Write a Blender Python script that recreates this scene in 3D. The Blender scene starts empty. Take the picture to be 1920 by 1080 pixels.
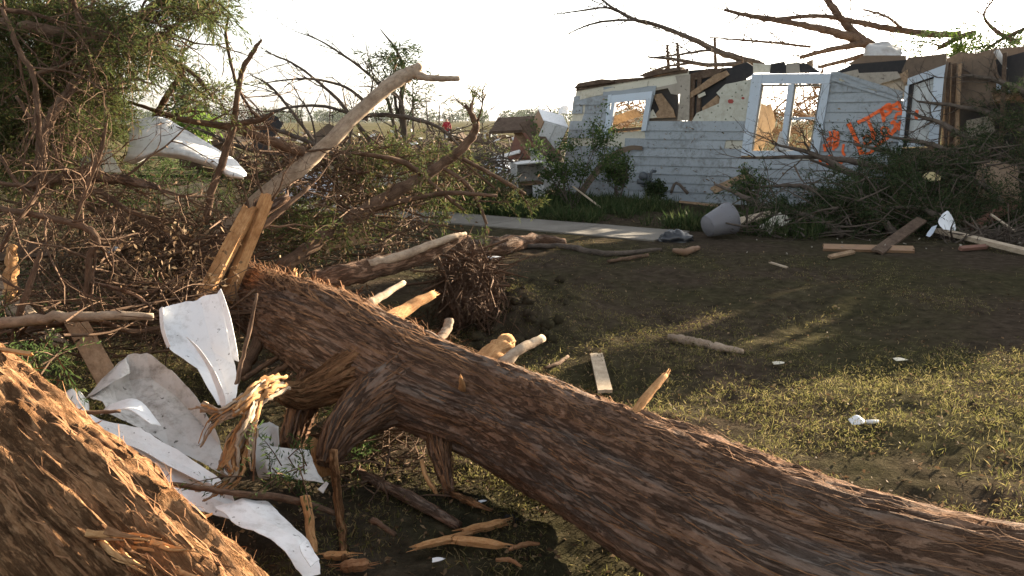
import bpy, math, random
import numpy as np
from mathutils import Vector, Matrix
from mathutils.geometry import tessellate_polygon

# ------------------------------------------------------------------ camera, sky, sun, exposure
SC = bpy.context.scene
COL = SC.collection
F = 1600.0                      # focal length in photograph pixels (1920 wide)
PITCH = math.radians(11.1)
CAMZ = 1.6
cam_d = bpy.data.cameras.new('camera'); cam = bpy.data.objects.new('camera', cam_d); COL.objects.link(cam)
cam_d.sensor_width = 36.0; cam_d.lens = F / 1920.0 * 36.0
cam_d.clip_start = 0.05; cam_d.clip_end = 5000
cam.location = (0, 0, CAMZ); cam.rotation_euler = (math.pi / 2 - PITCH, 0, 0)
SC.camera = cam

SUN_AZ = math.radians(43.0)     # to the right of the view axis
SUN_EL = math.radians(12.1)
SVEC = Vector((math.sin(SUN_AZ) * math.cos(SUN_EL), math.cos(SUN_AZ) * math.cos(SUN_EL), math.sin(SUN_EL)))
world = bpy.data.worlds.new('World'); SC.world = world; world.use_nodes = True
wt = world.node_tree; wt.nodes.clear()
wo = wt.nodes.new('ShaderNodeOutputWorld'); wb = wt.nodes.new('ShaderNodeBackground'); sky = wt.nodes.new('ShaderNodeTexSky')
sky.sky_type = 'NISHITA'; sky.sun_disc = False; sky.sun_elevation = SUN_EL; sky.sun_rotation = SUN_AZ
sky.air_density = 1.0; sky.dust_density = 2.0; sky.ozone_density = 1.0
wb.inputs['Strength'].default_value = 0.068
hs = wt.nodes.new('ShaderNodeHueSaturation'); hs.inputs['Saturation'].default_value = 0.35; wt.links.new(sky.outputs[0], hs.inputs['Color'])
wt.links.new(hs.outputs[0], wb.inputs['Color']); wt.links.new(wb.outputs[0], wo.inputs['Surface'])
sun_d = bpy.data.lights.new('sun', 'SUN'); sun = bpy.data.objects.new('sun', sun_d); COL.objects.link(sun)
sun_d.energy = 5.0; sun_d.angle = math.radians(0.5); sun_d.color = (1.0, 0.84, 0.62)
sun.rotation_euler = SVEC.to_track_quat('Z', 'Y').to_euler(); sun.location = (20, 20, 12)
SC.view_settings.view_transform = 'Standard'; SC.view_settings.look = 'None'
SC.view_settings.gamma = 1.0; SC.view_settings.use_curve_mapping = False
SC.view_settings.exposure = 2.75
SC.render.engine = 'CYCLES'
SC.cycles.use_denoising = True
SC.cycles.max_bounces = 6; SC.cycles.diffuse_bounces = 3; SC.cycles.glossy_bounces = 2
SC.cycles.transmission_bounces = 3; SC.cycles.transparent_max_bounces = 4

rnd = random.Random(7)
NR = np.random.default_rng(11)

# ------------------------------------------------------------------ pixel -> place
CP, SP = math.cos(PITCH), math.sin(PITCH)
def ray(px, py):
    cx = (px - 960) / F; cy = (540 - py) / F
    return np.array((cx, CP + cy * SP, -SP + cy * CP))
CAM = np.array((0, 0, CAMZ))
def at(px, py, Y):
    d = ray(px, py); return CAM + d * (Y / d[1])
def ground(px, py, z=0.0):
    d = ray(px, py); return CAM + d * ((z - CAMZ) / d[2])

# ------------------------------------------------------------------ noise
def _h(i, j, k, s):
    n = (i.astype(np.int64) * 374761393 + j.astype(np.int64) * 668265263 + k.astype(np.int64) * 2147483647 + s * 974634) & 0xFFFFFFFF
    n = ((n ^ (n >> 13)) * 1274126177) & 0xFFFFFFFF
    n = n ^ (n >> 16)
    return (n & 0xFFFF) / 65535.0
def vnoise(p, s=0):
    p = np.asarray(p, float); i = np.floor(p).astype(np.int64); f = p - i; f = f * f * (3 - 2 * f)
    r = 0
    for dx in (0, 1):
        for dy in (0, 1):
            for dz in (0, 1):
                w = (f[..., 0] if dx else 1 - f[..., 0]) * (f[..., 1] if dy else 1 - f[..., 1]) * (f[..., 2] if dz else 1 - f[..., 2])
                r = r + w * _h(i[..., 0] + dx, i[..., 1] + dy, i[..., 2] + dz, s)
    return r
def fbm(p, o=4, s=0):
    p = np.asarray(p, float); r = 0; a = 0.5
    for k in range(o):
        r = r + a * (vnoise(p, s + k) - 0.5); p = p * 2.03 + 7.1; a *= 0.5
    return r

# ------------------------------------------------------------------ mesh builder
class MB:
    def __init__(s):
        s.v = []; s.uv = []; s.q = []; s.t = []; s.n = 0
    def add(s, v, q=None, t=None, uv=None):
        v = np.asarray(v, np.float32).reshape(-1, 3)
        s.v.append(v); s.uv.append(np.asarray(uv, np.float32) if uv is not None else v[:, :2] * 1.0)
        if q is not None and len(q): s.q.append(np.asarray(q, np.int64) + s.n)
        if t is not None and len(t): s.t.append(np.asarray(t, np.int64) + s.n)
        s.n += len(v)
    def mesh(s, name, smooth=True):
        me = bpy.data.meshes.new(name)
        v = np.concatenate(s.v); uv = np.concatenate(s.uv)
        q = np.concatenate(s.q) if s.q else np.zeros((0, 4), np.int64)
        t = np.concatenate(s.t) if s.t else np.zeros((0, 3), np.int64)
        li = np.concatenate([q.ravel(), t.ravel()]).astype(np.int32)
        ls = np.concatenate([np.arange(len(q)) * 4, len(q) * 4 + np.arange(len(t)) * 3]).astype(np.int32)
        me.vertices.add(len(v)); me.vertices.foreach_set('co', v.ravel())
        me.loops.add(len(li)); me.loops.foreach_set('vertex_index', li)
        me.polygons.add(len(ls)); me.polygons.foreach_set('loop_start', ls)
        me.polygons.foreach_set('use_smooth', np.full(len(ls), smooth, bool))
        u = me.uv_layers.new(name='UVMap'); u.data.foreach_set('uv', uv[li].ravel())
        me.update(); me.validate()
        return me
    def build(s, name, mat, parent=None, smooth=True):
        return link(name, s.mesh(name, smooth), mat, parent)

def tag(o, label=None, cat=None, group=None, kind=None):
    if label: o['label'] = label
    if cat: o['category'] = cat
    if group: o['group'] = group
    if kind: o['kind'] = kind
    return o
def thing(name, label, cat, loc=(0, 0, 0), group=None):
    o = bpy.data.objects.new(name, None); COL.objects.link(o); o.empty_display_size = 0.1
    o.location = [float(c) for c in loc]
    return tag(o, label, cat, group)
def link(name, me, mat, parent=None, local=False):
    """children are modelled in world coordinates unless local"""
    o = bpy.data.objects.new(name, me); COL.objects.link(o)
    if mat is not None and len(me.materials) == 0: me.materials.append(M[mat])
    if parent is not None:
        o.parent = parent
        if parent.type == 'EMPTY' and not local: o.matrix_parent_inverse = Matrix.Translation(-parent.location)
    return o

def catmull(P, m):
    P = np.asarray(P, float)
    if len(P) == 2: P = np.vstack([P[0], (P[0] + P[1]) / 2, P[1]])
    Q = np.vstack([2 * P[0] - P[1], P, 2 * P[-1] - P[-2]])
    out = []
    for i in range(1, len(Q) - 2):
        t = np.linspace(0, 1, m, endpoint=False)[:, None]
        a, b, c, d = Q[i - 1], Q[i], Q[i + 1], Q[i + 2]
        out.append(0.5 * (2 * b + (c - a) * t + (2 * a - 5 * b + 4 * c - d) * t**2 + (3 * b - a - 3 * c + d) * t**3))
    out.append(Q[-2][None])
    return np.vstack(out)
def frames(P):
    T = np.gradient(P, axis=0); T /= np.linalg.norm(T, axis=1)[:, None] + 1e-9
    up = np.array((0, 0, 1.0)) if abs(T[0, 2]) < 0.9 else np.array((1.0, 0, 0))
    n = up - T[0] * up.dot(T[0]); n /= np.linalg.norm(n)
    N = [n]
    for i in range(1, len(P)):
        n = n - T[i] * n.dot(T[i]); n = n / (np.linalg.norm(n) + 1e-9); N.append(n)
    N = np.array(N); return T, N, np.cross(T, N)
def tube(mb, P, R, n=7, lump=0.12, cap=True, wob=0.0):
    """tapered tube along points P with radii R; returns nothing"""
    P = np.asarray(P, float); R = np.asarray(R, float)
    if wob: P = P + NR.normal(0, 1, P.shape) * (R[:, None] * wob)
    T, N, B = frames(P); L = len(P)
    th = np.linspace(0, 2 * math.pi, n + 1)
    rr = R[:, None] * (1 + lump * NR.normal(0, 1, (L, n + 1)) * 0.6); rr[:, -1] = rr[:, 0]
    V = P[:, None] + rr[..., None] * (np.cos(th)[None, :, None] * N[:, None] + np.sin(th)[None, :, None] * B[:, None])
    s = np.concatenate([[0], np.cumsum(np.linalg.norm(np.diff(P, axis=0), axis=1))])
    uv = np.stack(np.broadcast_arrays(th[None] * max(R.mean(), 0.003), s[:, None] + rnd.random() * 9), -1)
    i = np.arange(L - 1)[:, None] * (n + 1) + np.arange(n)[None]
    q = np.stack([i, i + 1, i + n + 2, i + n + 1], -1).reshape(-1, 4)
    V = V.reshape(-1, 3); uv = uv.reshape(-1, 2); t = []
    if cap:
        for e, row in ((0, 0), (1, L - 1)):
            c = len(V); V = np.vstack([V, P[row][None] + (T[row] * R[row] * (0.25 if e else -0.25))[None]]); uv = np.vstack([uv, uv[row * (n + 1)][None]])
            a = row * (n + 1) + np.arange(n)
            t.append(np.stack([np.full(n, c), a + (1 if e == 0 else 0), a + (0 if e == 0 else 1)], -1))
        t = np.vstack(t)
    mb.add(V, q, t if cap else None, uv)

def limb(mb, spec, n=8, m=6, wob=0.12, lump=0.12):
    """spec: list of (px, py, depth, radius_px); returns resampled points and radii"""
    P = np.array([at(a, b, c) if at(a, b, c)[2] > r * c / F * .5 else ground(a, b, r * c / F * .7) for a, b, c, r in spec]); R = np.array([r * c / F for a, b, c, r in spec])
    Pr = catmull(P, m); x = np.linspace(0, len(spec) - 1, len(Pr)); Rr = np.interp(x, np.arange(len(spec)), R)
    if wob: Pr[1:-1] += NR.normal(0, 1, (len(Pr) - 2, 3)) * Rr[1:-1, None] * wob
    tube(mb, Pr, Rr, n, lump)
    return Pr, Rr

def rvec(): 
    v = NR.normal(0, 1, 3); return v / np.linalg.norm(v)
def grow(mb, p, d, L, r, lev, tips=None, up=0.0, wig=0.25, nk=5, spread=0.9, sides=5, kids=(2, 4), shrink=0.6):
    """recursive twig: adds tubes to mb, appends tip/segment (pos, dir) to tips"""
    d = d / np.linalg.norm(d); P = [p]; q = p.copy(); dirs = [d]
    for k in range(nk):
        d = d + rvec() * wig + np.array((0, 0, up)); d /= np.linalg.norm(d)
        q = q + d * (L / nk); P.append(q.copy()); dirs.append(d)
    P = np.array(P); R = np.linspace(r, r * 0.35, len(P))
    if mb is not None: tube(mb, P, R, max(3, sides), 0.1, cap=False)
    if tips is not None and lev <= 1:
        for k in range(1, len(P)): tips.append((P[k], dirs[k], lev))
    if lev > 0:
        for c in range(rnd.randint(*kids)):
            k = rnd.uniform(0.25, 0.98); i = min(int(k * nk), nk - 1); f = k * nk - i
            pp = P[i] * (1 - f) + P[i + 1] * f
            dd = dirs[i] + rvec() * spread; dd /= np.linalg.norm(dd)
            grow(mb, pp, dd, L * shrink * rnd.uniform(0.6, 1.1), max(r * 0.5, 0.0016), lev - 1, tips, up, wig, nk, spread, sides - 1, kids, shrink)

def leaves(mb, O, D, ln, w, m=10, spread=0.8, droop=0.0, jitter=0.0):
    """m thin pointed leaves round every origin"""
    O = np.repeat(np.asarray(O, float), m, 0); D = np.repeat(np.asarray(D, float), m, 0); n = len(O)
    if n == 0: return
    D = D + NR.normal(0, 1, (n, 3)) * spread; D[:, 2] -= droop; D /= np.linalg.norm(D, axis=1)[:, None]
    O = O + NR.normal(0, 1, (n, 3)) * jitter
    l = ln * NR.uniform(0.5, 1.3, n)[:, None]
    side = np.cross(D, NR.normal(0, 1, (n, 3))); side /= np.linalg.norm(side, axis=1)[:, None] + 1e-9
    ww = w * NR.uniform(0.6, 1.3, n)[:, None]
    mid = O + D * l * 0.45
    tip = O + D * l + np.array((0, 0, -1.0)) * (l * 0.12)
    V = np.stack([O, mid - side * ww, tip, mid + side * ww], 1).reshape(-1, 3)
    i = np.arange(n)[:, None] * 4
    mb.add(V, i + np.arange(4)[None], uv=np.tile(np.array([[0, 0], [0, .5], [1, 1], [1, .5]], np.float32), (n, 1)))

def board(mb, p0, p1, w, t, up=(0, 0, 1), jag=0.0, n=4, bend=0.0):
    """plank from p0 to p1; jag makes torn ends"""
    p0 = np.asarray(p0, float); p1 = np.asarray(p1, float); d = p1 - p0; L = np.linalg.norm(d); d /= L
    up = np.asarray(up, float); s = np.cross(d, up); s /= np.linalg.norm(s) + 1e-9; u = np.cross(s, d)
    V = []; uv = []; seg = 4
    off = NR.uniform(0, 9)
    for k in range(seg + 1):
        for j in range(n + 1):
            x = (j / n - 0.5) * w
            e = (NR.uniform(-1, 1) * jag) if k in (0, seg) else 0
            c = p0 + d * (L * k / seg + e) + s * x + u * (bend * 4 * (k / seg) * (1 - k / seg))
            V += [c - u * t / 2, c + u * t / 2]; uv += [(x + off, L * k / seg), (x + off + t, L * k / seg)]
    a = lambda k, j, b: (k * (n + 1) + j) * 2 + b
    q = []
    for k in range(seg):
        for j in range(n):
            q.append((a(k, j, 1), a(k, j + 1, 1), a(k + 1, j + 1, 1), a(k + 1, j, 1)))
            q.append((a(k, j, 0), a(k + 1, j, 0), a(k + 1, j + 1, 0), a(k, j + 1, 0)))
        q.append((a(k, 0, 0), a(k, 0, 1), a(k + 1, 0, 1), a(k + 1, 0, 0)))
        q.append((a(k, n, 0), a(k + 1, n, 0), a(k + 1, n, 1), a(k, n, 1)))
    for j in range(n):
        q.append((a(0, j, 0), a(0, j + 1, 0), a(0, j + 1, 1), a(0, j, 1)))
        q.append((a(seg, j, 0), a(seg, j, 1), a(seg, j + 1, 1), a(seg, j + 1, 0)))
    mb.add(V, q, uv=uv)

def lerp_rows(P, m):
    P = np.asarray(P, float); t = np.linspace(0, len(P) - 1, (len(P) - 1) * m + 1); i = np.minimum(t.astype(int), len(P) - 2); f = (t - i)[:, None]; return P[i] * (1 - f) + P[i + 1] * f
def gat(px, py, Y, z=0.03):
    p = at(px, py, Y); return p if p[2] > z else ground(px, py, z)
def sheet(mb, rows, thick=0.002, m=6, wr=0.004, wf=9.0, crisp=False):
    """bent sheet through a grid of points"""
    G = np.array([[np.asarray(c, float) for c in r] for r in rows])
    cm = lerp_rows if crisp else catmull
    A = np.array([cm(r, m) for r in G]); B = np.array([cm(A[:, k], m) for k in range(A.shape[1])]).transpose(1, 0, 2)
    du = np.gradient(B, axis=1); dv = np.gradient(B, axis=0); nn = np.cross(du, dv); nn /= np.linalg.norm(nn, axis=2)[..., None] + 1e-9
    B = B + nn * (fbm(B * wf, 3, 5)[..., None] * wr * 4 + (np.abs(fbm(B * wf * 0.7 + 3.3, 2, 15))[..., None] - 0.1) * wr * 5)
    for row, nx in ((0, 1), (-1, -2)):
        e = fbm(B[row] * 30, 3, 25)[:, None] + 0.25; B[row] += (B[nx] - B[row]) * e * 1.3; e = fbm(B[:, row] * 30, 3, 26)[:, None] + 0.25; B[:, row] += (B[:, nx] - B[:, row]) * e * 1.3
    h, w = B.shape[:2]
    V = np.concatenate([(B + nn * thick / 2).reshape(-1, 3), (B - nn * thick / 2).reshape(-1, 3)])
    i = (np.arange(h - 1)[:, None] * w + np.arange(w - 1)[None]).reshape(-1)
    q1 = np.stack([i, i + 1, i + w + 1, i + w], -1); q2 = q1[:, ::-1] + h * w
    edge = np.concatenate([np.arange(w), np.arange(1, h) * w + w - 1, (h - 1) * w + np.arange(w - 2, -1, -1), np.arange(h - 2, 0, -1) * w])
    e2 = np.roll(edge, -1); q3 = np.stack([edge, edge + h * w, e2 + h * w, e2], -1)
    uu, vv = np.meshgrid(np.linspace(0, 1, w), np.linspace(0, 1, h)); uv = np.stack([uu, vv], -1).reshape(-1, 2)
    mb.add(V, np.vstack([q1, q2, q3]), uv=np.vstack([uv, uv]))

def prism(mb, poly, nrm, thick):
    """polygon (world points, planar) extruded by thick against nrm; any outline"""
    P = [Vector([float(c) for c in p]) for p in poly]; n = len(P)
    T = tessellate_polygon([P]); V = [tuple(p) for p in P] + [tuple(p - Vector([float(c) for c in nrm]) * thick) for p in P]
    t = []
    for a in T:
        a = list(a); 
        if (P[a[1]] - P[a[0]]).cross(P[a[2]] - P[a[0]]).dot(Vector([float(c) for c in nrm])) < 0: a = a[::-1]
        t.append(a); t.append([k + n for k in a[::-1]])
    q = [(k, k + n, (k + 1) % n + n, (k + 1) % n) for k in range(n)]
    V = np.array(V); uv = np.stack([V[:, 0] + V[:, 1], V[:, 2]], -1)
    mb.add(V, q, t, uv)

# ------------------------------------------------------------------ materials (procedural)
M = {}
class NT:
    def __init__(s, name, rough=0.8, spec=0.3):
        s.m = bpy.data.materials.new(name); s.m.use_nodes = True; s.t = s.m.node_tree; s.n = s.t.nodes
        s.b = s.n['Principled BSDF']; s.out = s.n['Material Output']
        s.b.inputs['Roughness'].default_value = rough; s.b.inputs['Specular IOR Level'].default_value = spec
        M[name] = s.m; s.tc = s.n.new('ShaderNodeTexCoord')
    def L(s, a, b): s.t.links.new(a, b)
    def co(s, kind='Object', scale=(1, 1, 1)):
        mp = s.n.new('ShaderNodeMapping'); mp.inputs['Scale'].default_value = scale
        s.L(s.tc.outputs[kind], mp.inputs[0]); return mp.outputs[0]
    def noise(s, co, scale, detail=6, rough=0.6, dist=0.0):
        x = s.n.new('ShaderNodeTexNoise'); x.inputs['Scale'].default_value = scale; x.inputs['Detail'].default_value = detail
        x.inputs['Roughness'].default_value = rough; x.inputs['Distortion'].default_value = dist
        s.L(co, x.inputs['Vector']); return x.outputs[0]
    def vor(s, co, scale, feat='F1'):
        x = s.n.new('ShaderNodeTexVoronoi'); x.inputs['Scale'].default_value = scale; x.feature = feat
        s.L(co, x.inputs['Vector']); return x.outputs[0]
    def ramp(s, fac, stops):
        x = s.n.new('ShaderNodeValToRGB'); e = x.color_ramp.elements
        while len(e) < len(stops): e.new(0.5)
        for k, (p, c) in enumerate(stops): e[k].position = p; e[k].color = (*c, 1) if len(c) == 3 else c
        s.L(fac, x.inputs[0]); return x.outputs[0]
    def mix(s, fac, a, b, mode='MIX'):
        x = s.n.new('ShaderNodeMix'); x.data_type = 'RGBA'; x.blend_type = mode
        for v, i in ((fac, 0), (a, 6), (b, 7)):
            if isinstance(v, (int, float)): x.inputs[i].default_value = v
            elif isinstance(v, tuple): x.inputs[i].default_value = (*v, 1)
            else: s.L(v, x.inputs[i])
        return x.outputs[2]
    def math(s, op, a, b=0.0):
        x = s.n.new('ShaderNodeMath'); x.operation = op
        for v, i in ((a, 0), (b, 1)):
            if isinstance(v, (int, float)): x.inputs[i].default_value = v
            else: s.L(v, x.inputs[i])
        return x.outputs[0]
    def col(s, c):
        if isinstance(c, tuple): s.b.inputs['Base Color'].default_value = (*c, 1)
        else: s.L(c, s.b.inputs['Base Color'])
    def bump(s, h, strength=0.5, dist=0.01):
        x = s.n.new('ShaderNodeBump'); x.inputs['Strength'].default_value = strength; x.inputs['Distance'].default_value = dist
        s.L(h, x.inputs['Height']); s.L(x.outputs[0], s.b.inputs['Normal'])
    def island(s):
        return s.n.new('ShaderNodeNewGeometry').outputs['Random Per Island']
    def objrand(s):
        return s.n.new('ShaderNodeObjectInfo').outputs['Random']
    def translucent(s, c, fac):
        t = s.n.new('ShaderNodeBsdfTranslucent'); mx = s.n.new('ShaderNodeMixShader'); mx.inputs[0].default_value = fac
        if isinstance(c, tuple): t.inputs[0].default_value = (*c, 1)
        else: s.L(c, t.inputs[0])
        s.L(s.b.outputs[0], mx.inputs[1]); s.L(t.outputs[0], mx.inputs[2]); s.L(mx.outputs[0], s.out.inputs['Surface'])

def bark(name, dark, mid, light, fs=60, grey=None, bumpd=0.012, crack=0.0):
    k = NT(name, 0.9, 0.05)
    f = k.noise(k.co('UV', (fs, 12.0, 1)), 1.0, 8, 0.72, 0.25); f2 = k.noise(k.co('UV', (fs * 2.6, 45.0, 1)), 1.0, 6, 0.75, 0.2)
    g = k.noise(k.co('UV', (fs * 0.11, 0.7, 1)), 1.0, 7, 0.65, 0.5); o = k.noise(k.co('Object'), 7, 6, 0.7)
    h = k.math('ADD', k.math('MULTIPLY', f, 0.6), k.math('MULTIPLY', f2, 0.4))
    c = k.ramp(h, [(0.31, dark), (0.49, mid), (0.68, light)])
    if grey:
        gm = k.ramp(g, [(0.48, (0, 0, 0)), (0.62, (0.8, 0.8, 0.8))]); c = k.mix(gm, c, k.mix(h, tuple(x * 0.3 for x in grey), grey))
    c = k.mix(k.ramp(o, [(0.35, (0.65,) * 3), (0.55, (0, 0, 0))]), c, dark)
    if crack:                                             # long dark furrows between the plates
        n = k.noise(k.co('UV', (fs * 0.30, 3.2, 1)), 1.0, 7, 0.7, 0.25); n = k.math('ABSOLUTE', k.math('SUBTRACT', n, 0.5))
        w = k.ramp(n, [(0.0, (1, 1, 1)), (0.022, (0.75,) * 3), (0.05, (0, 0, 0))]); c = k.mix(k.math('MULTIPLY', w, crack), c, tuple(x * 0.45 for x in dark)); h = k.math('SUBTRACT', h, k.math('MULTIPLY', w, 0.5))
    k.col(c); k.bump(h, 1.0, bumpd)
bark('bark_cedar', (0.11, 0.062, 0.040), (0.215, 0.125, 0.080), (0.34, 0.215, 0.145), 75, grey=(0.28, 0.24, 0.205), bumpd=0.02, crack=0.6)
bark('bark_cedar_red', (0.10, 0.048, 0.022), (0.25, 0.130, 0.062), (0.42, 0.26, 0.14), 75, bumpd=0.02, crack=0.6)
bark('bark_branch', (0.035, 0.021, 0.014), (0.115, 0.072, 0.048), (0.23, 0.155, 0.105), 90, bumpd=0.004)
bark('bark_grey', (0.035, 0.028, 0.023), (0.10, 0.078, 0.062), (0.17, 0.14, 0.11), 70, bumpd=0.004)
bark('wood_stripped', (0.14, 0.10, 0.07), (0.33, 0.25, 0.18), (0.46, 0.38, 0.28), 30, bumpd=0.003)
bark('wood_split', (0.17, 0.075, 0.03), (0.40, 0.215, 0.095), (0.58, 0.36, 0.18), 70, bumpd=0.004)
bark('lumber', (0.12, 0.075, 0.045), (0.27, 0.18, 0.11), (0.36, 0.26, 0.17), 40, bumpd=0.002)
bark('lumber_old', (0.04, 0.026, 0.018), (0.10, 0.068, 0.048), (0.16, 0.115, 0.085), 40, bumpd=0.002)
bark('lumber_pale', (0.22, 0.17, 0.12), (0.40, 0.32, 0.23), (0.52, 0.43, 0.32), 40, bumpd=0.002)
bark('bark_fibre', (0.07, 0.032, 0.015), (0.22, 0.11, 0.055), (0.40, 0.24, 0.13), 80, bumpd=0.002)

def foliage(name, stops, tr=0.35):
    k = NT(name, 0.8, 0.06); c = k.ramp(k.island(), stops); k.col(c)
    k.translucent(k.mix(0.5, c, tuple(x * 1.3 for x in stops[1][1])), tr)
foliage('foliage_cedar', [(0.0, (0.026, 0.034, 0.012)), (0.5, (0.060, 0.078, 0.026)), (0.8, (0.10, 0.100, 0.034)), (0.95, (0.15, 0.095, 0.04))])
foliage('foliage_green', [(0.0, (0.026, 0.042, 0.014)), (0.5, (0.05, 0.085, 0.028)), (0.85, (0.09, 0.11, 0.035))])
foliage('foliage_dark', [(0.0, (0.014, 0.022, 0.010)), (0.5, (0.028, 0.044, 0.018)), (0.9, (0.055, 0.070, 0.028))], 0.25)
foliage('foliage_lime', [(0.0, (0.06, 0.10, 0.02)), (0.5, (0.10, 0.16, 0.03)), (0.9, (0.15, 0.19, 0.04))], 0.4)
foliage('foliage_far', [(0.0, (0.022, 0.034, 0.016)), (0.5, (0.040, 0.056, 0.026)), (0.9, (0.06, 0.072, 0.034))], 0.25)
foliage('grass', [(0.0, (0.055, 0.043, 0.022)), (0.3, (0.075, 0.075, 0.024)), (0.55, (0.14, 0.125, 0.042)), (0.78, (0.25, 0.19, 0.095))], 0.45)
foliage('grass_tall', [(0.0, (0.018, 0.028, 0.010)), (0.5, (0.034, 0.058, 0.020)), (0.9, (0.08, 0.085, 0.034))], 0.3)
foliage('leaf_litter', [(0.0, (0.05, 0.03, 0.018)), (0.5, (0.12, 0.075, 0.042)), (0.9, (0.24, 0.17, 0.10))], 0.15)

k = NT('soil', 1.0, 0.0); c = k.co()
n1 = k.noise(c, 0.55, 6, 0.62); n2 = k.noise(c, 9, 8, 0.7); n3 = k.noise(c, 60, 4, 0.6)
dirt = k.ramp(n2, [(0.3, (0.022, 0.017, 0.013)), (0.55, (0.056, 0.043, 0.031)), (0.8, (0.105, 0.082, 0.058))])
grs = k.ramp(n2, [(0.3, (0.020, 0.018, 0.011)), (0.55, (0.048, 0.043, 0.024)), (0.8, (0.095, 0.080, 0.045))])
k.col(k.mix(k.ramp(n1, [(0.42, (0, 0, 0)), (0.58, (1, 1, 1))]), dirt, grs)); k.bump(k.math('ADD', n2, k.math('MULTIPLY', n3, 0.4)), 1.0, 0.04)
k = NT('field', 1.0, 0.0); c = k.co()
n1 = k.noise(c, 0.06, 5, 0.6); n2 = k.noise(c, 1.5, 6, 0.7)
k.col(k.mix(n2, k.ramp(n1, [(0.35, (0.05, 0.045, 0.03)), (0.5, (0.12, 0.11, 0.05)), (0.62, (0.20, 0.16, 0.09)), (0.75, (0.09, 0.11, 0.04))]), (0.05, 0.045, 0.03)))

k = NT('concrete', 0.9, 0.2); c = k.co(); n1 = k.noise(c, 1.3, 6, 0.65); n2 = k.noise(c, 40, 5, 0.6)
k.col(k.mix(n2, k.ramp(n1, [(0.3, (0.10, 0.088, 0.072)), (0.6, (0.20, 0.182, 0.155)), (0.8, (0.13, 0.115, 0.09))]), (0.12, 0.105, 0.085))); k.bump(n2, 0.4, 0.01)

def painted(name, base, dirt, amt=0.55, rough=0.55, speck=0.0, spec=0.35, sc=1.0):
    k = NT(name, rough, spec); c = k.co(); n1 = k.noise(c, 1.6 * sc, 7, 0.7); n2 = k.noise(c, 14 * sc, 6, 0.7); st = k.noise(k.co('Object', (6 * sc, 6 * sc, 0.7 * sc)), 1.0, 5, 0.6)
    f = k.ramp(k.math('MULTIPLY', n1, n2), [(0.24, (0, 0, 0)), (0.42, (amt, amt, amt))])
    c1 = k.mix(f, base, dirt); c1 = k.mix(k.ramp(st, [(0.55, (0, 0, 0)), (0.8, (amt * 0.5,) * 3)]), c1, dirt)
    if speck:
        v = k.noise(c, speck, 3, 0.6); c1 = k.mix(k.ramp(v, [(0.66, (0, 0, 0)), (0.70, (0.85,) * 3)]), c1, tuple(x * 0.35 for x in dirt))
    hv = k.mix(k.objrand(), (0.90, 0.90, 0.90), (1.05, 1.05, 1.05))
    k.col(k.mix(1.0, c1, hv, 'MULTIPLY')); k.bump(n2, 0.15, 0.005)
painted('siding', (0.255, 0.28, 0.295), (0.10, 0.095, 0.085), 0.8, 0.6, 22)
painted('trim', (0.42, 0.475, 0.53), (0.33, 0.34, 0.33), 0.4, 0.5, 20)
painted('door_paint', (0.50, 0.52, 0.51), (0.28, 0.27, 0.24), 0.4, 0.5)
painted('sheathing', (0.50, 0.47, 0.38), (0.25, 0.21, 0.15), 0.7, 0.85, 18)
painted('fibreboard', (0.30, 0.265, 0.215), (0.15, 0.12, 0.09), 0.7, 0.9, 14)
painted('felt_and_shade', (0.022, 0.021, 0.022), (0.05, 0.045, 0.04), 0.5, 0.9)  # roofing felt; its black also stands for shade in the hole and jamb
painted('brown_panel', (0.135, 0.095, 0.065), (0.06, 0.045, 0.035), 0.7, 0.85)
painted('sheet_white', (0.74, 0.74, 0.74), (0.30, 0.27, 0.23), 0.55, 0.42, 30, 0.4, 2.0)
painted('sheet_grimy', (0.52, 0.505, 0.48), (0.15, 0.13, 0.10), 0.8, 0.5, 22, 0.3, 2.0)
painted('tarp', (0.48, 0.53, 0.60), (0.24, 0.25, 0.26), 0.5, 0.6)
painted('plastic_grey', (0.15, 0.145, 0.155), (0.14, 0.125, 0.11), 0.6, 0.6, 12)
painted('plastic_wrap', (0.40, 0.39, 0.37), (0.22, 0.20, 0.18), 0.6, 0.4)
painted('black_bag', (0.012, 0.013, 0.016), (0.04, 0.04, 0.04), 0.5, 0.3, 0, 0.6)
painted('paper', (0.72, 0.73, 0.74), (0.45, 0.43, 0.40), 0.4, 0.7)
painted('cardboard', (0.20, 0.135, 0.085), (0.10, 0.07, 0.05), 0.6, 0.9)
painted('terracotta', (0.16, 0.09, 0.05), (0.15, 0.09, 0.06), 0.5, 0.8)
painted('metal_dark', (0.075, 0.085, 0.095), (0.05, 0.04, 0.03), 0.5, 0.5)
painted('cabinet_side', (0.24, 0.14, 0.075), (0.10, 0.07, 0.05), 0.6, 0.7)
painted('yellow_foam', (0.42, 0.34, 0.17), (0.22, 0.17, 0.09), 0.5, 0.9)
painted('insulation', (0.48, 0.33, 0.20), (0.26, 0.16, 0.09), 0.7, 0.95)
painted('brick_red', (0.16, 0.075, 0.05), (0.08, 0.05, 0.04), 0.6, 0.9)

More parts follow.
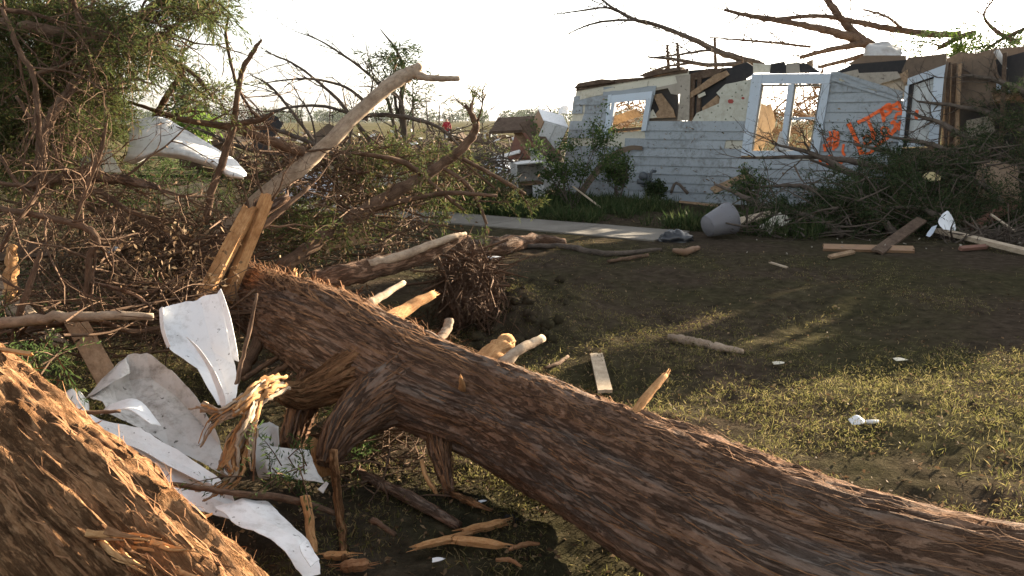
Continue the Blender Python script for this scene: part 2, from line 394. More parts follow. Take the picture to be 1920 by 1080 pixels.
k = NT('wallpaper', 0.85, 0.2); c = k.co()
n = k.noise(c, 9, 5, 0.7); v = k.vor(c, 11)
base = k.mix(k.ramp(v, [(0.16, (1, 1, 1)), (0.22, (0, 0, 0))]), (0.44, 0.43, 0.36), (0.13, 0.15, 0.11))
k.col(k.mix(k.ramp(n, [(0.4, (0, 0, 0)), (0.75, (0.6,) * 3)]), base, (0.22, 0.19, 0.14)))
k = NT('print_red', 0.85, 0.2); k.col((0.28, 0.06, 0.05))
k = NT('spray_orange', 0.6, 0.3); c = k.co(); n = k.noise(c, 26, 6, 0.75)
k.col(k.mix(k.ramp(n, [(0.45, (0, 0, 0)), (0.75, (0.7,) * 3)]), (0.78, 0.105, 0.012), (0.62, 0.24, 0.12)))
k = NT('person', 0.8, 0.2)
sp = k.n.new('ShaderNodeSeparateXYZ'); k.L(k.tc.outputs['Object'], sp.inputs[0])
k.col(k.ramp(k.math('DIVIDE', sp.outputs['Z'], 1.8), [(0.0, (0.02, 0.02, 0.025)), (0.49, (0.03, 0.035, 0.055)), (0.51, (0.26, 0.015, 0.025)), (0.83, (0.26, 0.015, 0.025)), (0.845, (0.40, 0.24, 0.17)), (0.93, (0.40, 0.24, 0.17)), (0.95, (0.05, 0.035, 0.02))]))

# ------------------------------------------------------------------ the setting
PA, PB = ground(500, 381), ground(1262, 444)        # centre line of the concrete path
PD = (PB - PA) / np.linalg.norm(PB - PA); PN = np.array((-PD[1], PD[0], 0))
def height(x, y):
    p = np.stack([x, y, np.zeros_like(x)], -1)
    z = fbm(p * 0.9, 4, 3) * 0.13 + fbm(p * 4.0, 3, 9) * 0.055 + fbm(p * 11, 2, 12) * 0.035
    # churned soil round the torn root
    z = z + 0.20 * np.exp(-(((x - 0.15) / 0.55) ** 2 + ((y - 7.0) / 0.9) ** 2)) * (1 + 2.2 * fbm(p * 3.2, 4, 21))
    dpath = np.abs((x - PA[0]) * PN[0] + (y - PA[1]) * PN[1])
    z = z * np.clip((dpath - 0.75) / 0.6, 0.0, 1)
    return z * np.clip((26 - y) / 8, 0, 1) - 0.05 * np.clip((y - 22) / 3, 0, 1)
def H(x, y): return float(height(np.array([x], float), np.array([y], float))[0])

g = MB()
gx = np.concatenate([-np.geomspace(1500, 14, 26), np.linspace(-13, -4.6, 70), np.linspace(-4.5, 5.5, 240), np.linspace(5.6, 13, 62), np.geomspace(14, 1500, 26)])
gy = np.concatenate([[-60, -20, -6, -2], np.linspace(0.4, 9, 240), np.linspace(9.06, 24, 170), np.geomspace(25, 2600, 30)])
X, Y = np.meshgrid(gx, gy); Z = height(X, Y); w = len(gx); h = len(gy)
i = (np.arange(h - 1)[:, None] * w + np.arange(w - 1)[None]).reshape(-1)
g.add(np.stack([X, Y, Z], -1), np.stack([i, i + 1, i + w + 1, i + w], -1), uv=np.stack([X, Y], -1).reshape(-1, 2))
tag(g.build('ground', 'soil'), 'dark bare soil and thin trampled lawn between trunk and house', kind='structure')
g = MB(); fx = np.concatenate([-np.geomspace(1500, 30, 14), np.linspace(-28, 28, 30), np.geomspace(30, 1500, 14)]); fy = np.concatenate([np.linspace(25.5, 60, 24), np.geomspace(64, 2600, 20)])
X, Y = np.meshgrid(fx, fy); w = len(fx); h = len(fy); i = (np.arange(h - 1)[:, None] * w + np.arange(w - 1)[None]).reshape(-1)
Z = 0.02 + fbm(np.stack([X * .15, Y * .15, X * 0], -1), 3, 4) * 0.12 * np.clip((Y - 25.5) / 6, 0, 1); g.add(np.stack([X, Y, Z], -1), np.stack([i, i + 1, i + w + 1, i + w], -1))
tag(g.build('field', 'field'), 'tan and green open field stretching to the far trees', kind='structure')

path = tag(bpy.data.objects.new('path', None), 'pale concrete path in front of the house', kind='structure'); COL.objects.link(path)
L = np.linalg.norm(PB - PA); nslab = int(L / 1.25)
for a in range(nslab):
    b = MB(); c0 = PA + PD * (a * L / nslab + 0.008); c1 = PA + PD * ((a + 1) * L / nslab - 0.008)
    zz = rnd.uniform(-0.010, 0.006)
    for s0 in (c0, c1): s0[2] = zz - 0.02
    board(b, c0, c1, 1.18, 0.10, bend=rnd.uniform(-.004, .004)); b.build('paving_slab', 'concrete', path, smooth=False)

# lawn blades
def scatter_grass(n, x0, x1, y0, y1, thr, seed):
    t = NR.uniform(0, 1, n); y = y0 * (y1 / y0) ** t; x = NR.uniform(x0, x1, n) * 1.0
    x = x * np.clip(y / 6.0, 0.55, 2.0)
    p = np.stack([x, y, 0 * x], -1)
    bare_shade = np.clip((y - 5.2) / 2.2, 0, 1) * 0.13 + 0.10 * np.clip((1.2 - x) / 1.5, 0, 1) * np.clip((y - 4) / 1.5, 0, 1)      # bare, trampled toward the house; thinned also to darken the shaded lawn
    keep = (fbm(p * 0.8, 3, seed) + 0.8 * fbm(p * 4, 3, seed + 5)) > thr + bare_shade + NR.normal(0, 0.06, n)
    x, y = x[keep], y[keep]
    dp = np.abs((x - PA[0]) * PN[0] + (y - PA[1]) * PN[1]); k2 = (dp > 0.66)
    x, y = x[k2], y[k2]
    return np.stack([x, y, height(x, y) - 0.004], -1)
g = MB()
O = scatter_grass(40000, -3.4, 4.6, 2.2, 14.5, -0.01, 31)
leaves(g, O, np.tile([0, 0, 1.0], (len(O), 1)), 0.030, 0.0020, 10, 1.0, 0.0, 0.026)
O = scatter_grass(9000, -3.4, 4.6, 2.2, 10, 0.06, 57)
leaves(g, O, np.tile([0, 0, 1.0], (len(O), 1)), 0.048, 0.0022, 8, 0.9, 0.0, 0.02)
tag(g.build('lawn_grass', 'grass', smooth=False), 'short patchy lawn grass lit by low sun', 'grass', kind='stuff')
g = MB()
O = scatter_grass(16000, -3.4, 4.6, 2.2, 14, -0.3, 77)
leaves(g, O, NR.normal(0, 1, (len(O), 3)) * (1, 1, .25), 0.030, 0.007, 1, 0.5, -0.1, 0.02)
tag(g.build('leaf_litter', 'leaf_litter', smooth=False), 'dead leaves and bark crumbs strewn over the lawn', 'litter', kind='stuff')
# rank grass between path and house
g = MB(); n = 5200
u = NR.uniform(-3.6, 6.2, n); v = NR.uniform(0.72, 3.6, n)
O = PA + (np.linalg.norm(PB - PA) - 4.4 + u)[:, None] * PD + v[:, None] * PN; O[:, 2] = height(O[:, 0], O[:, 1]) - 0.01
keep = fbm(O * 1.1, 3, 8) > -0.03; O = O[keep]
leaves(g, O, np.tile([0, 0, 1.0], (len(O), 1)), 0.25, 0.008, 9, 0.42, 0.0, 0.05)
tag(g.build('rank_grass', 'grass_tall', smooth=False), 'tall green weedy grass along the foot of the house', 'grass', kind='stuff')

# far wood and middle distance
g = MB(); tr = MB()
for a in range(300):
    x = rnd.uniform(-420, 260); y = rnd.uniform(520, 680); hh = rnd.uniform(6.0, 10.5); r = rnd.uniform(3.0, 5.5)
    n = 130; d = NR.normal(0, 1, (n, 3)); d /= np.linalg.norm(d, axis=1)[:, None]
    P = np.array((x, y, hh * 0.58)) + d * np.array((r, r, hh * 0.44)) * NR.uniform(0.6, 1.05, n)[:, None]
    leaves(g, P, d, 1.5, 0.5, 1, 0.6, 0, 0.3)
tag(g.build('far_wood', 'foliage_far', smooth=False), 'hazy line of green trees along the horizon', 'wood', kind='stuff')

# ------------------------------------------------------------------ the big fallen cedar trunk
def hero_trunk(spec, NL, NA, lobes, seed, groove=None, ridge=0.024, fine=0.015):
    """spec (px, py, depth along the view axis, diameter); returns surface grid and axis"""
    C = []
    for px, py, dz, dia in spec:
        d = np.array(((px - 960) / F, CP + (540 - py) / F * SP, -SP + (540 - py) / F * CP)); C.append(CAM + d * dz)
    P = catmull(np.array(C), 14); x = np.linspace(0, len(spec) - 1, len(P)); R = np.interp(x, np.arange(len(spec)), [s[3] / 2 for s in spec])
    s = np.concatenate([[0], np.cumsum(np.linalg.norm(np.diff(P, axis=0), axis=1))])
    si = np.linspace(0, s[-1], NL); P = np.stack([np.interp(si, s, P[:, k]) for k in range(3)], -1); R = np.interp(si, s, R)
    ker = np.ones(15) / 15; R = np.convolve(np.pad(R, 7, 'edge'), ker, 'valid')
    T, N, B = frames(P)                                  # N starts as up
    th = np.linspace(0, 2 * math.pi, NA + 1); TH, S = np.meshgrid(th, si)
    cx, cy = np.cos(TH), np.sin(TH)
    tw = S * 0.12
    pr = np.stack([np.cos(TH + tw) * 9, np.sin(TH + tw) * 9, S * 2.2], -1)
    rid = fbm(pr * 1.6, 4, seed); rid2 = fbm(pr * np.array((5, 5, 2.2)), 3, seed + 9)
    big = fbm(np.stack([cx * 1.3, cy * 1.3, S * 1.1], -1), 3, seed + 3)
    lob = sum(a * np.cos(kk * TH + ph + S * sp) for kk, a, ph, sp in lobes)
    Rr = R[:, None] * (1 + lob + 0.32 * big) + ridge * rid * 1.6 + fine * rid2 * 2.2
    if groove is not None:
        for tg, wd, dp, s0, s1 in groove:
            dth = (TH - tg + math.pi) % (2 * math.pi) - math.pi
            Rr -= dp * np.exp(-(dth / wd) ** 2) * np.clip((S - s0) / 0.5, 0, 1) * np.clip((s1 - S) / 0.5, 0, 1)
    Rr[:, -1] = Rr[:, 0]
    V = P[:, None] + Rr[..., None] * (cx[..., None] * N[:, None] + cy[..., None] * B[:, None])
    return V, P, T, N, B, R, TH, S
def grid_mb(V, TH, S, R, caps=True):
    g = MB(); h, w = V.shape[:2]; i = (np.arange(h - 1)[:, None] * w + np.arange(w - 1)[None]).reshape(-1)
    uv = np.stack([TH * R.mean() , S], -1)
    g.add(V, np.stack([i, i + 1, i + w + 1, i + w], -1), uv=uv.reshape(-1, 2))
    if caps:
        for row in (0, h - 1):
            ring = V[row, :-1]; c = ring.mean(0); n = len(ring)
            jag = ring + (c - V[h // 2].mean(0))[None] * 0; vv = np.vstack([ring, c[None]])
            t = [(k, (k + 1) % n, n) if row else ((k + 1) % n, k, n) for k in range(n)]
            g.add(vv, t=t, uv=vv[:, :2])
    return g
def fibres(V, n, rng_row, rng_col, ln, w, lift, along=1, seed=0):
    """thin shreds of bark lying along the surface and standing off it at one end"""
    g = MB(); h, wd = V.shape[:2]
    cen = V[:, :-1].mean(1)
    for _ in range(n):
        a = int(rnd.uniform(*rng_row) * (h - 1)); b = int(rnd.uniform(*rng_col) * (wd - 1)) % (wd - 1)
        l = ln * rnd.uniform(0.3, 1.5); st = max(2, int(l / (np.linalg.norm(cen[-1] - cen[0]) / h)))
        e = rnd.choice((-1, 1)); k = 4; P = []
        for j in range(k + 1):
            r = int(np.clip(a + e * st * j / k, 0, h - 1)); c = (b + int(rnd.uniform(-1, 1) * 0.6 + j * rnd.uniform(-.5, .5))) % (wd - 1)
            p = V[r, c]; out = p - cen[r]; out = out / (np.linalg.norm(out) + 1e-6)
            P.append(p + out * (0.002 + lift * rnd.uniform(0.2, 1.4) * (j / k) ** 2) + rvec() * 0.003 * j)
        P = np.array(P); T, N, B = frames(P); out = P[0] - cen[a]; sd = np.cross(T, out / np.linalg.norm(out)); sd /= np.linalg.norm(sd, axis=1)[:, None] + 1e-6
        ww = w * rnd.uniform(0.4, 1.5) * np.linspace(1, 0.25, k + 1)[:, None]
        VV = np.stack([P - sd * ww, P + sd * ww], 1).reshape(-1, 3)
        q = [(2 * j, 2 * j + 1, 2 * j + 3, 2 * j + 2) for j in range(k)]
        o = rnd.uniform(0, 5); g.add(VV, q, uv=[(o + (c % 2) * 0.01, j * 0.05 + o) for j in range(k + 1) for c in range(2)])
    return g

base = at(1030, 940, 3.3); base[2] = 0
big = thing('fallen_cedar', 'huge reddish cedar trunk lying diagonally across the foreground to the lower right corner', 'tree trunk', base)
SPEC = [(455, 552, 5.45, 0.37), (530, 590, 4.9, 0.42), (620, 632, 4.36, 0.47), (770, 712, 4.0, 0.50), (930, 782, 3.72, 0.51), (1070, 850, 3.3, 0.53), (1207, 920, 2.93, 0.55), (1370, 1004, 2.64, 0.58), (1530, 1080, 2.4, 0.60), (1700, 1140, 2.26, 0.62), (1880, 1195, 2.17, 0.66), (2150, 1275, 2.05, 0.70), (2700, 1420, 1.86, 0.74), (3400, 1600, 1.64, 0.78)]
SPEC = [(x, y + (4 if k > 5 else 0), z * (1.05 if k >= 4 else 1.02 if k == 3 else 1), d * (.86 if k >= 4 else .92 if k == 3 else .96)) for k, (x, y, z, d) in enumerate(SPEC)]
V, P, T, N, B, R, TH, S = hero_trunk(SPEC, 680, 200, [(2, 0.05, 0.6, 0.1), (3, 0.05, 1.0, 0.25), (5, 0.018, 0, 0.3)], 41,
    groove=[(0.55, 0.30, 0.045, 2.1, 9.0), (-0.75, 0.4, 0.03, 0.8, 3.2), (1.55, 0.22, 0.022, 1.0, 5.0)])
grid_mb(V, TH, S, R).build('bark', 'bark_cedar', big)
TRUNK_V, TRUNK_P, TRUNK_R = V, P, R
tag(fibres(V, 2600, (0, 1), (0, 1), 0.13, 0.0016, 0.010).build('bark_shred', 'bark_fibre', big), kind='stuff')
tag(fibres(V, 1100, (0.05, 1), (-0.09, 0.06), 0.15, 0.0018, 0.016).build('bark_shred', 'bark_fibre', big), kind='stuff')
tag(fibres(V, 260, (0.0, 0.34), (-0.12, 0.08), 0.18, 0.004, 0.05).build('torn_bark', 'bark_fibre', big), kind='stuff')
def stub(spec, mat, parent=big, n=14, name='limb_stub', wob=0.06, jag=0.0):
    b = MB(); Pp, Rr = limb(b, spec, n, 6, wob, 0.10)
    o = b.build(name, mat, parent)
    if jag:                                              # splintered end
        b = MB(); d = Pp[-1] - Pp[-2]; d /= np.linalg.norm(d)
        for k in range(14):
            off = rvec() * Rr[-1] * 0.8; off -= d * off.dot(d); p0 = Pp[-1] + off - d * 0.02
            tube(b, [p0, p0 + d * jag * rnd.uniform(.2, .6) + rvec() * jag * .06, p0 + d * jag * rnd.uniform(.6, 1.2) + rvec() * jag * .12], [Rr[-1] * .28, Rr[-1] * .2, Rr[-1] * .04], 4, 0.2)
        b.build('splinter', 'wood_split', o)
    return o
stub([(905, 690, 3.95, 30), (935, 660, 4.05, 24), (952, 640, 4.1, 17)], 'wood_split', jag=0.06)
stub([(940, 685, 3.92, 13), (975, 655, 4.02, 10), (1018, 634, 4.15, 8)], 'wood_stripped')
stub([(820, 640, 4.4, 9), (838, 618, 4.5, 9), (842, 600, 4.55, 9)], 'wood_stripped')
stub([(700, 620, 4.6, 17), (760, 580, 4.9, 13), (812, 552, 5.1, 8)], 'wood_split', jag=0.05)
stub([(690, 570, 4.9, 9), (725, 550, 5.1, 7), (757, 530, 5.3, 5)], 'wood_stripped')
stub([(1190, 775, 3.02, 9), (1215, 740, 3.1, 9), (1248, 703, 3.2, 6)], 'wood_split', jag=0.05)
stub([(868, 735, 3.70, 9), (866, 720, 3.64, 6), (864, 708, 3.61, 3)], 'wood_split', jag=0.04)
stub([(560, 560, 4.8, 10), (548, 530, 4.85, 8), (553, 512, 4.9, 5)], 'wood_split', jag=0.05)
# thick broken limbs that prop the trunk off the ground
def prop(spec, seed, mat='bark_cedar', NL=90, NA=70, ridge=.034, fine=.016):
    Vp, Pp, Tp, Np, Bp, Rp, THp, Sp_ = hero_trunk(spec, NL, NA, [(2, .08, .5, .4), (3, .07, 1, .6)], seed, ridge=ridge, fine=fine)
    o = grid_mb(Vp, THp, Sp_, Rp).build('limb_stub', mat, big)
    tag(fibres(Vp, 300, (0, 1), (0, 1), .14, .002, .025).build('bark_shred', 'bark_fibre', o), kind='stuff')
prop([(760, 720, 4.05, .36), (690, 762, 3.92, .24), (645, 805, 3.82, .16), (622, 845, 3.74, .115), (612, 872, 3.7, .06)], 5)
prop([(822, 770, 4.02, .16), (822, 815, 3.92, .12), (828, 860, 3.82, .075), (836, 895, 3.74, .05), (842, 925, 3.66, .03)], 6, NA=40)
prop([(690, 690, 4.1, .26), (610, 725, 3.98, .15), (560, 742, 3.9, .10), (520, 735, 3.8, .06)], 7, 'bark_cedar_red')
prop([(640, 640, 4.3, .24), (590, 710, 4.25, .16), (560, 780, 4.15, .13), (545, 840, 4.05, .10)], 8)
b = MB(); pts = [at(585, 815, 3.62), at(618, 880, 3.55)]
board(b, at(596, 822, 3.66), at(606, 892, 3.6), 0.075, 0.02, up=(0.5, -1, 0.2), jag=0.01); b.build('split_wood', 'wood_split', big)
# pale torn strap of sapwood hanging toward the white sheet
strap = thing('torn_sapwood', 'pale frayed strap of torn sapwood hanging in front of the white sheet metal', 'splintered wood', at(450, 900, 3.1))
for sp in ([(528, 715, 3.50, 12), (490, 728, 3.36, 15), (462, 752, 3.28, 15), (425, 772, 3.22, 9), (395, 795, 3.18, 6), (375, 838, 3.15, 3)],
           [(480, 735, 3.33, 13), (465, 790, 3.24, 15), (445, 840, 3.18, 15), (440, 890, 3.12, 11), (412, 920, 3.07, 7), (380, 940, 3.02, 3)],
           [(470, 790, 3.25, 10), (430, 830, 3.2, 10), (420, 870, 3.14, 9), (432, 893, 3.1, 5), (400, 912, 3.05, 3), (365, 922, 3.02, 2)],
           [(455, 755, 3.26, 10), (415, 775, 3.2, 8), (380, 765, 3.2, 9), (350, 768, 3.2, 4)],
           [(475, 800, 3.22, 6), (468, 840, 3.18, 6), (472, 880, 3.16, 3)],
           [(500, 722, 3.4, 10), (470, 745, 3.26, 10), (440, 775, 3.2, 8), (410, 790, 3.18, 6)],
           [(452, 800, 3.2, 8), (428, 850, 3.15, 7), (410, 880, 3.1, 4)]):
    for st_ in range(9):                                   # a frayed bundle of strands
        b = MB(); jx, jy = rnd.gauss(0, 1), rnd.gauss(0, 1)
        limb(b, [(x + jx * r * .55 + rnd.gauss(0, 1.5), y + jy * r * .55 + rnd.gauss(0, 1.5), z + rnd.gauss(0, .012), max(r * rnd.uniform(.15, .5), 1.0)) for x, y, z, r in sp[:max(3, len(sp) - rnd.randint(0, 2))]], 5, 6, 0.35, 0.35)
        b.build('splinter', 'wood_stripped' if rnd.random() < .6 else 'wood_split', strap)

# ------------------------------------------------------------------ trunk in the lower left corner
bl = at(150, 1000, 2.4); bl[2] = 0
lt = thing('broken_cedar', 'sunlit orange brown cedar trunk in the lower left corner with a splintered end', 'tree trunk', bl)
SPEC = [(-420, 500, 3.5, 0.60), (-150, 776, 2.9, 0.62), (20, 950, 2.55, 0.61), (150, 1083, 2.3, 0.58), (275, 1210, 2.12, 0.55), (440, 1375, 1.92, 0.5)]
V2, P2, T2, N2, B2, R2, TH2, S2 = hero_trunk(SPEC, 360, 200, [(2, 0.05, 0.3, 0.2), (3, 0.04, 2.0, 0.3), (5, 0.02, 0, 0.3)], 77, ridge=0.036, fine=0.020)
grid_mb(V2, TH2, S2, R2).build('bark', 'bark_cedar_red', lt)
tag(fibres(V2, 900, (0.2, 1), (0, 1), 0.13, 0.0014, 0.007).build('bark_shred', 'bark_fibre', lt), kind='stuff')
tag(fibres(V2, 120, (0.3, 1), (-0.2, 0.1), 0.2, 0.003, 0.03).build('torn_bark', 'bark_fibre', lt), kind='stuff')
for k in range(46):                                       # fan of splinters at the break
    b = MB(); px = rnd.uniform(215, 400); py = 1010 + (px - 215) * 0.22 + rnd.uniform(0, 70); dz = rnd.uniform(1.82, 2.05)
    l = rnd.uniform(40, 130); a = math.radians(rnd.uniform(5, 48))
    p0 = at(px - 60, py - 30, dz + .06); p1 = at(px - 60 + l * math.cos(a), py - 30 + l * math.sin(a) * 0.7, dz + rnd.uniform(-.1, .05))
    mid = (p0 + p1) / 2 + rvec() * 0.008
    tube(b, catmull([p0, mid, p1], 4), np.linspace(0.010, 0.0015, 9) * rnd.uniform(.5, 1.3), 4, 0.3); b.build('splinter', 'wood_split' if k % 3 else 'bark_fibre', lt)
def splint(name, label, spec, mat, w, t, up=(0, -0.6, 1), cat='wood splinter', jag=0.02, group=None):
    b = MB(); board(b, gat(*spec[0]), gat(*spec[1]), w, t, up, jag); return tag(b.build(name, mat, smooth=False), label, cat, group)
splint('wood_splinter', 'flat orange splinter lying across the lower left trunk', [(252, 1022, 2.02), (382, 966, 2.15)], 'wood_split', 0.028, 0.008, jag=0.03)
splint('wood_splinter', 'small pointed splinter sticking out past the left edge on the corner trunk', [(-20, 652, 2.75), (60, 664, 2.7)], 'wood_split', 0.012, 0.01, jag=0.01)

# ------------------------------------------------------------------ tall broken poles and the split stake
def pole(name, label, specs, mat, cat='branch', n=10, wob=0.1, twigs=None, fol=None, group=None, m=6, lump=0.12, folmat='foliage_cedar', lev=1, tl=0.35):
    """a broken branch: limb (> side_branch), twig, foliage"""
    e = at(*specs[0][0][:3]); root = thing(name, label, cat, e, group); tips = []
    tw = MB(); first = None
    for j, sp in enumerate(specs):
        b = MB(); Pp, Rr = limb(b, sp, n, m, wob, lump)
        o = b.build('limb' if j == 0 else 'side_branch', mat, root if j == 0 else first)
        if j == 0: first = o
        if twigs:
            for _ in range(int(twigs * len(Pp) / 10) + 1):
                k = rnd.randint(int(len(Pp) * .2), len(Pp) - 1); d = (Pp[k] - Pp[k - 1]); d = d / np.linalg.norm(d) + rvec() * 0.9
                grow(tw, Pp[k], d, tl * rnd.uniform(.5, 1.5), min(Rr[k] * 0.5, 0.012), lev, tips, 0.03, 0.28, 5, 0.9, 5, (2, 4))
    if tw.n: tag(tw.build('twig', 'bark_branch' if mat != 'bark_grey' else 'bark_grey', root), kind='stuff')
    if fol and tips:
        f = MB(); O = np.array([t[0] for t in tips]); D = np.array([t[1] for t in tips])
        leaves(f, O, D, fol[1], fol[2], fol[0], 0.7, 0.15, fol[1] * 0.35); tag(f.build('foliage', folmat, root, smooth=False), kind='stuff')
    return root
pole('broken_branch', 'long pale barkless pole slanting up against the sky with a forked tip',
     [[(395, 470, 5.7, 16), (440, 420, 5.8, 16), (500, 362, 5.9, 15), (590, 292, 6.1, 13.5), (680, 204, 6.3, 12), (745, 150, 6.45, 13), (775, 134, 6.5, 12), (788, 121, 6.5, 6)],
      [(772, 138, 6.5, 10), (800, 146, 6.5, 6), (830, 147, 6.55, 5.5), (861, 147, 6.6, 4.5)]], 'wood_stripped', n=14, wob=0.07)
pole('broken_branch', 'thin bent branch rising against the sky above the trunk with snapped tip',
     [[(384, 420, 5.4, 7), (400, 350, 5.4, 7), (418, 300, 5.4, 7), (438, 235, 5.4, 6), (446, 175, 5.4, 5), (455, 130, 5.4, 5), (478, 92, 5.4, 4), (491, 74, 5.4, 2)],
      [(437, 232, 5.4, 5), (470, 229, 5.35, 5), (495, 222, 5.3, 4), (512, 212, 5.25, 2)]], 'bark_branch', n=10, wob=0.12)
st = thing('split_stake', 'upright split orange timber stake wedged behind the end of the big trunk', 'wooden stake', at(400, 560, 4.75))
b = MB(); board(b, at(376, 568, 4.72), at(470, 390, 4.95), 0.075, 0.05, up=(-0.2, -1, 0.1), jag=0.02); b.build('split_half', 'wood_split', st, smooth=False)
b = MB(); board(b, at(425, 560, 4.85), at(502, 368, 5.0), 0.062, 0.055, up=(0.9, -0.7, 0.1), jag=0.02); b.build('split_half', 'wood_split', st, smooth=False)
b = MB(); board(b, at(402, 560, 4.86), at(486, 380, 5.02), 0.05, 0.03, up=(0.3, -1, 0.1), jag=0.02); b.build('bark_strip', 'bark_cedar', st, smooth=False)
pole('broken_limb', 'dark broken limb with pale torn top pointing right behind the big trunk',
     [[(590, 530, 5.2, 22), (650, 515, 5.3, 22), (720, 498, 5.5, 20), (790, 478, 5.7, 17), (840, 455, 5.85, 12), (872, 440, 5.95, 5)]], 'bark_cedar', 'branch', 14, 0.05)
b = MB(); limb(b, [(690, 495, 5.38, 9), (740, 484, 5.5, 9), (800, 462, 5.65, 8), (850, 444, 5.8, 6), (873, 438, 5.9, 3)], 8, 6, .05)
o = b.build('torn_wood', 'wood_stripped', [x for x in bpy.data.objects if x.name.startswith('broken_limb')][0])
pole('fallen_branch', 'long reddish limb rising right from the brush to a stubby fork against the far trees',
     [[(500, 520, 6.0, 16), (560, 480, 6.2, 15), (650, 415, 6.6, 14), (740, 362, 6.9, 12), (800, 328, 7.1, 10), (850, 292, 7.25, 9), (882, 262, 7.3, 8), (892, 236, 7.3, 7), (888, 222, 7.3, 5), (873, 196, 7.3, 3)],
      [(889, 228, 7.3, 5), (882, 212, 7.3, 4), (884, 193, 7.3, 2)],
      [(660, 286, 6.7, 3), (700, 292, 6.7, 4), (750, 302, 6.8, 5), (790, 325, 7.0, 6)],
      [(866, 298, 7.2, 4), (900, 315, 7.2, 4), (945, 340, 7.2, 4), (985, 364, 7.2, 3)],
      [(832, 316, 7.15, 4), (870, 340, 7.1, 4), (895, 375, 7.05, 4), (912, 420, 7.0, 2.5)],
      [(690, 396, 6.7, 5), (760, 376, 6.7, 5), (840, 362, 6.7, 4.5), (932, 367, 6.7, 3)],
      [(800, 335, 7.0, 4), (830, 362, 6.95, 4), (870, 395, 6.9, 3)]], 'bark_branch', n=9, twigs=1.0, fol=(5, 0.05, 0.0035), tl=0.22)

# ------------------------------------------------------------------ fallen cedar at the left and the brush behind the trunk
def blob_foliage(blobs, mat, parent, ln=0.06, w=0.004, m=14, twigl=0.22, dd=0.35, branchlets=True):
    f = MB(); tw = MB()
    for cx, cy, rx, ry, dep, n in blobs:
        for _ in range(n):
            a = rnd.uniform(0, 2 * math.pi); r = math.sqrt(rnd.random()); p = at(cx + rx * r * math.cos(a), cy + ry * r * math.sin(a), dep + rnd.gauss(0, dd))
            if p[2] < 0.03: p[2] = 0.03 + rnd.random() * 0.1
            d = rvec() + np.array((0.2, -0.1, 0.25)); d /= np.linalg.norm(d); l = twigl * rnd.uniform(.5, 1.4)
            Q = [p + d * l * t + np.array((0, 0, -1)) * l * 0.25 * t * t for t in (0, .35, .7, 1.0)]
            if branchlets: tube(tw, Q, [0.0035, 0.003, 0.002, 0.0012], 3, 0.0, cap=False)
            O = []; D = []
            for t in np.linspace(0.15, 1, 6):
                sd = np.cross(d, rvec()); sd /= np.linalg.norm(sd) + 1e-6
                for sg in (-1, 1):
                    q = p + d * l * t + np.array((0, 0, -1)) * l * 0.25 * t * t
                    O.append(q + sd * sg * l * .08 * (1.2 - t)); D.append(d * 0.9 + sd * sg * 0.7)
            leaves(f, O, D, ln, w, max(1, m // 6), 0.35, 0.1, ln * 0.22)
    if tw.n: tag(tw.build('twig', 'bark_branch', parent), kind='stuff')
    tag(f.build('foliage', mat, parent, smooth=False), kind='stuff')

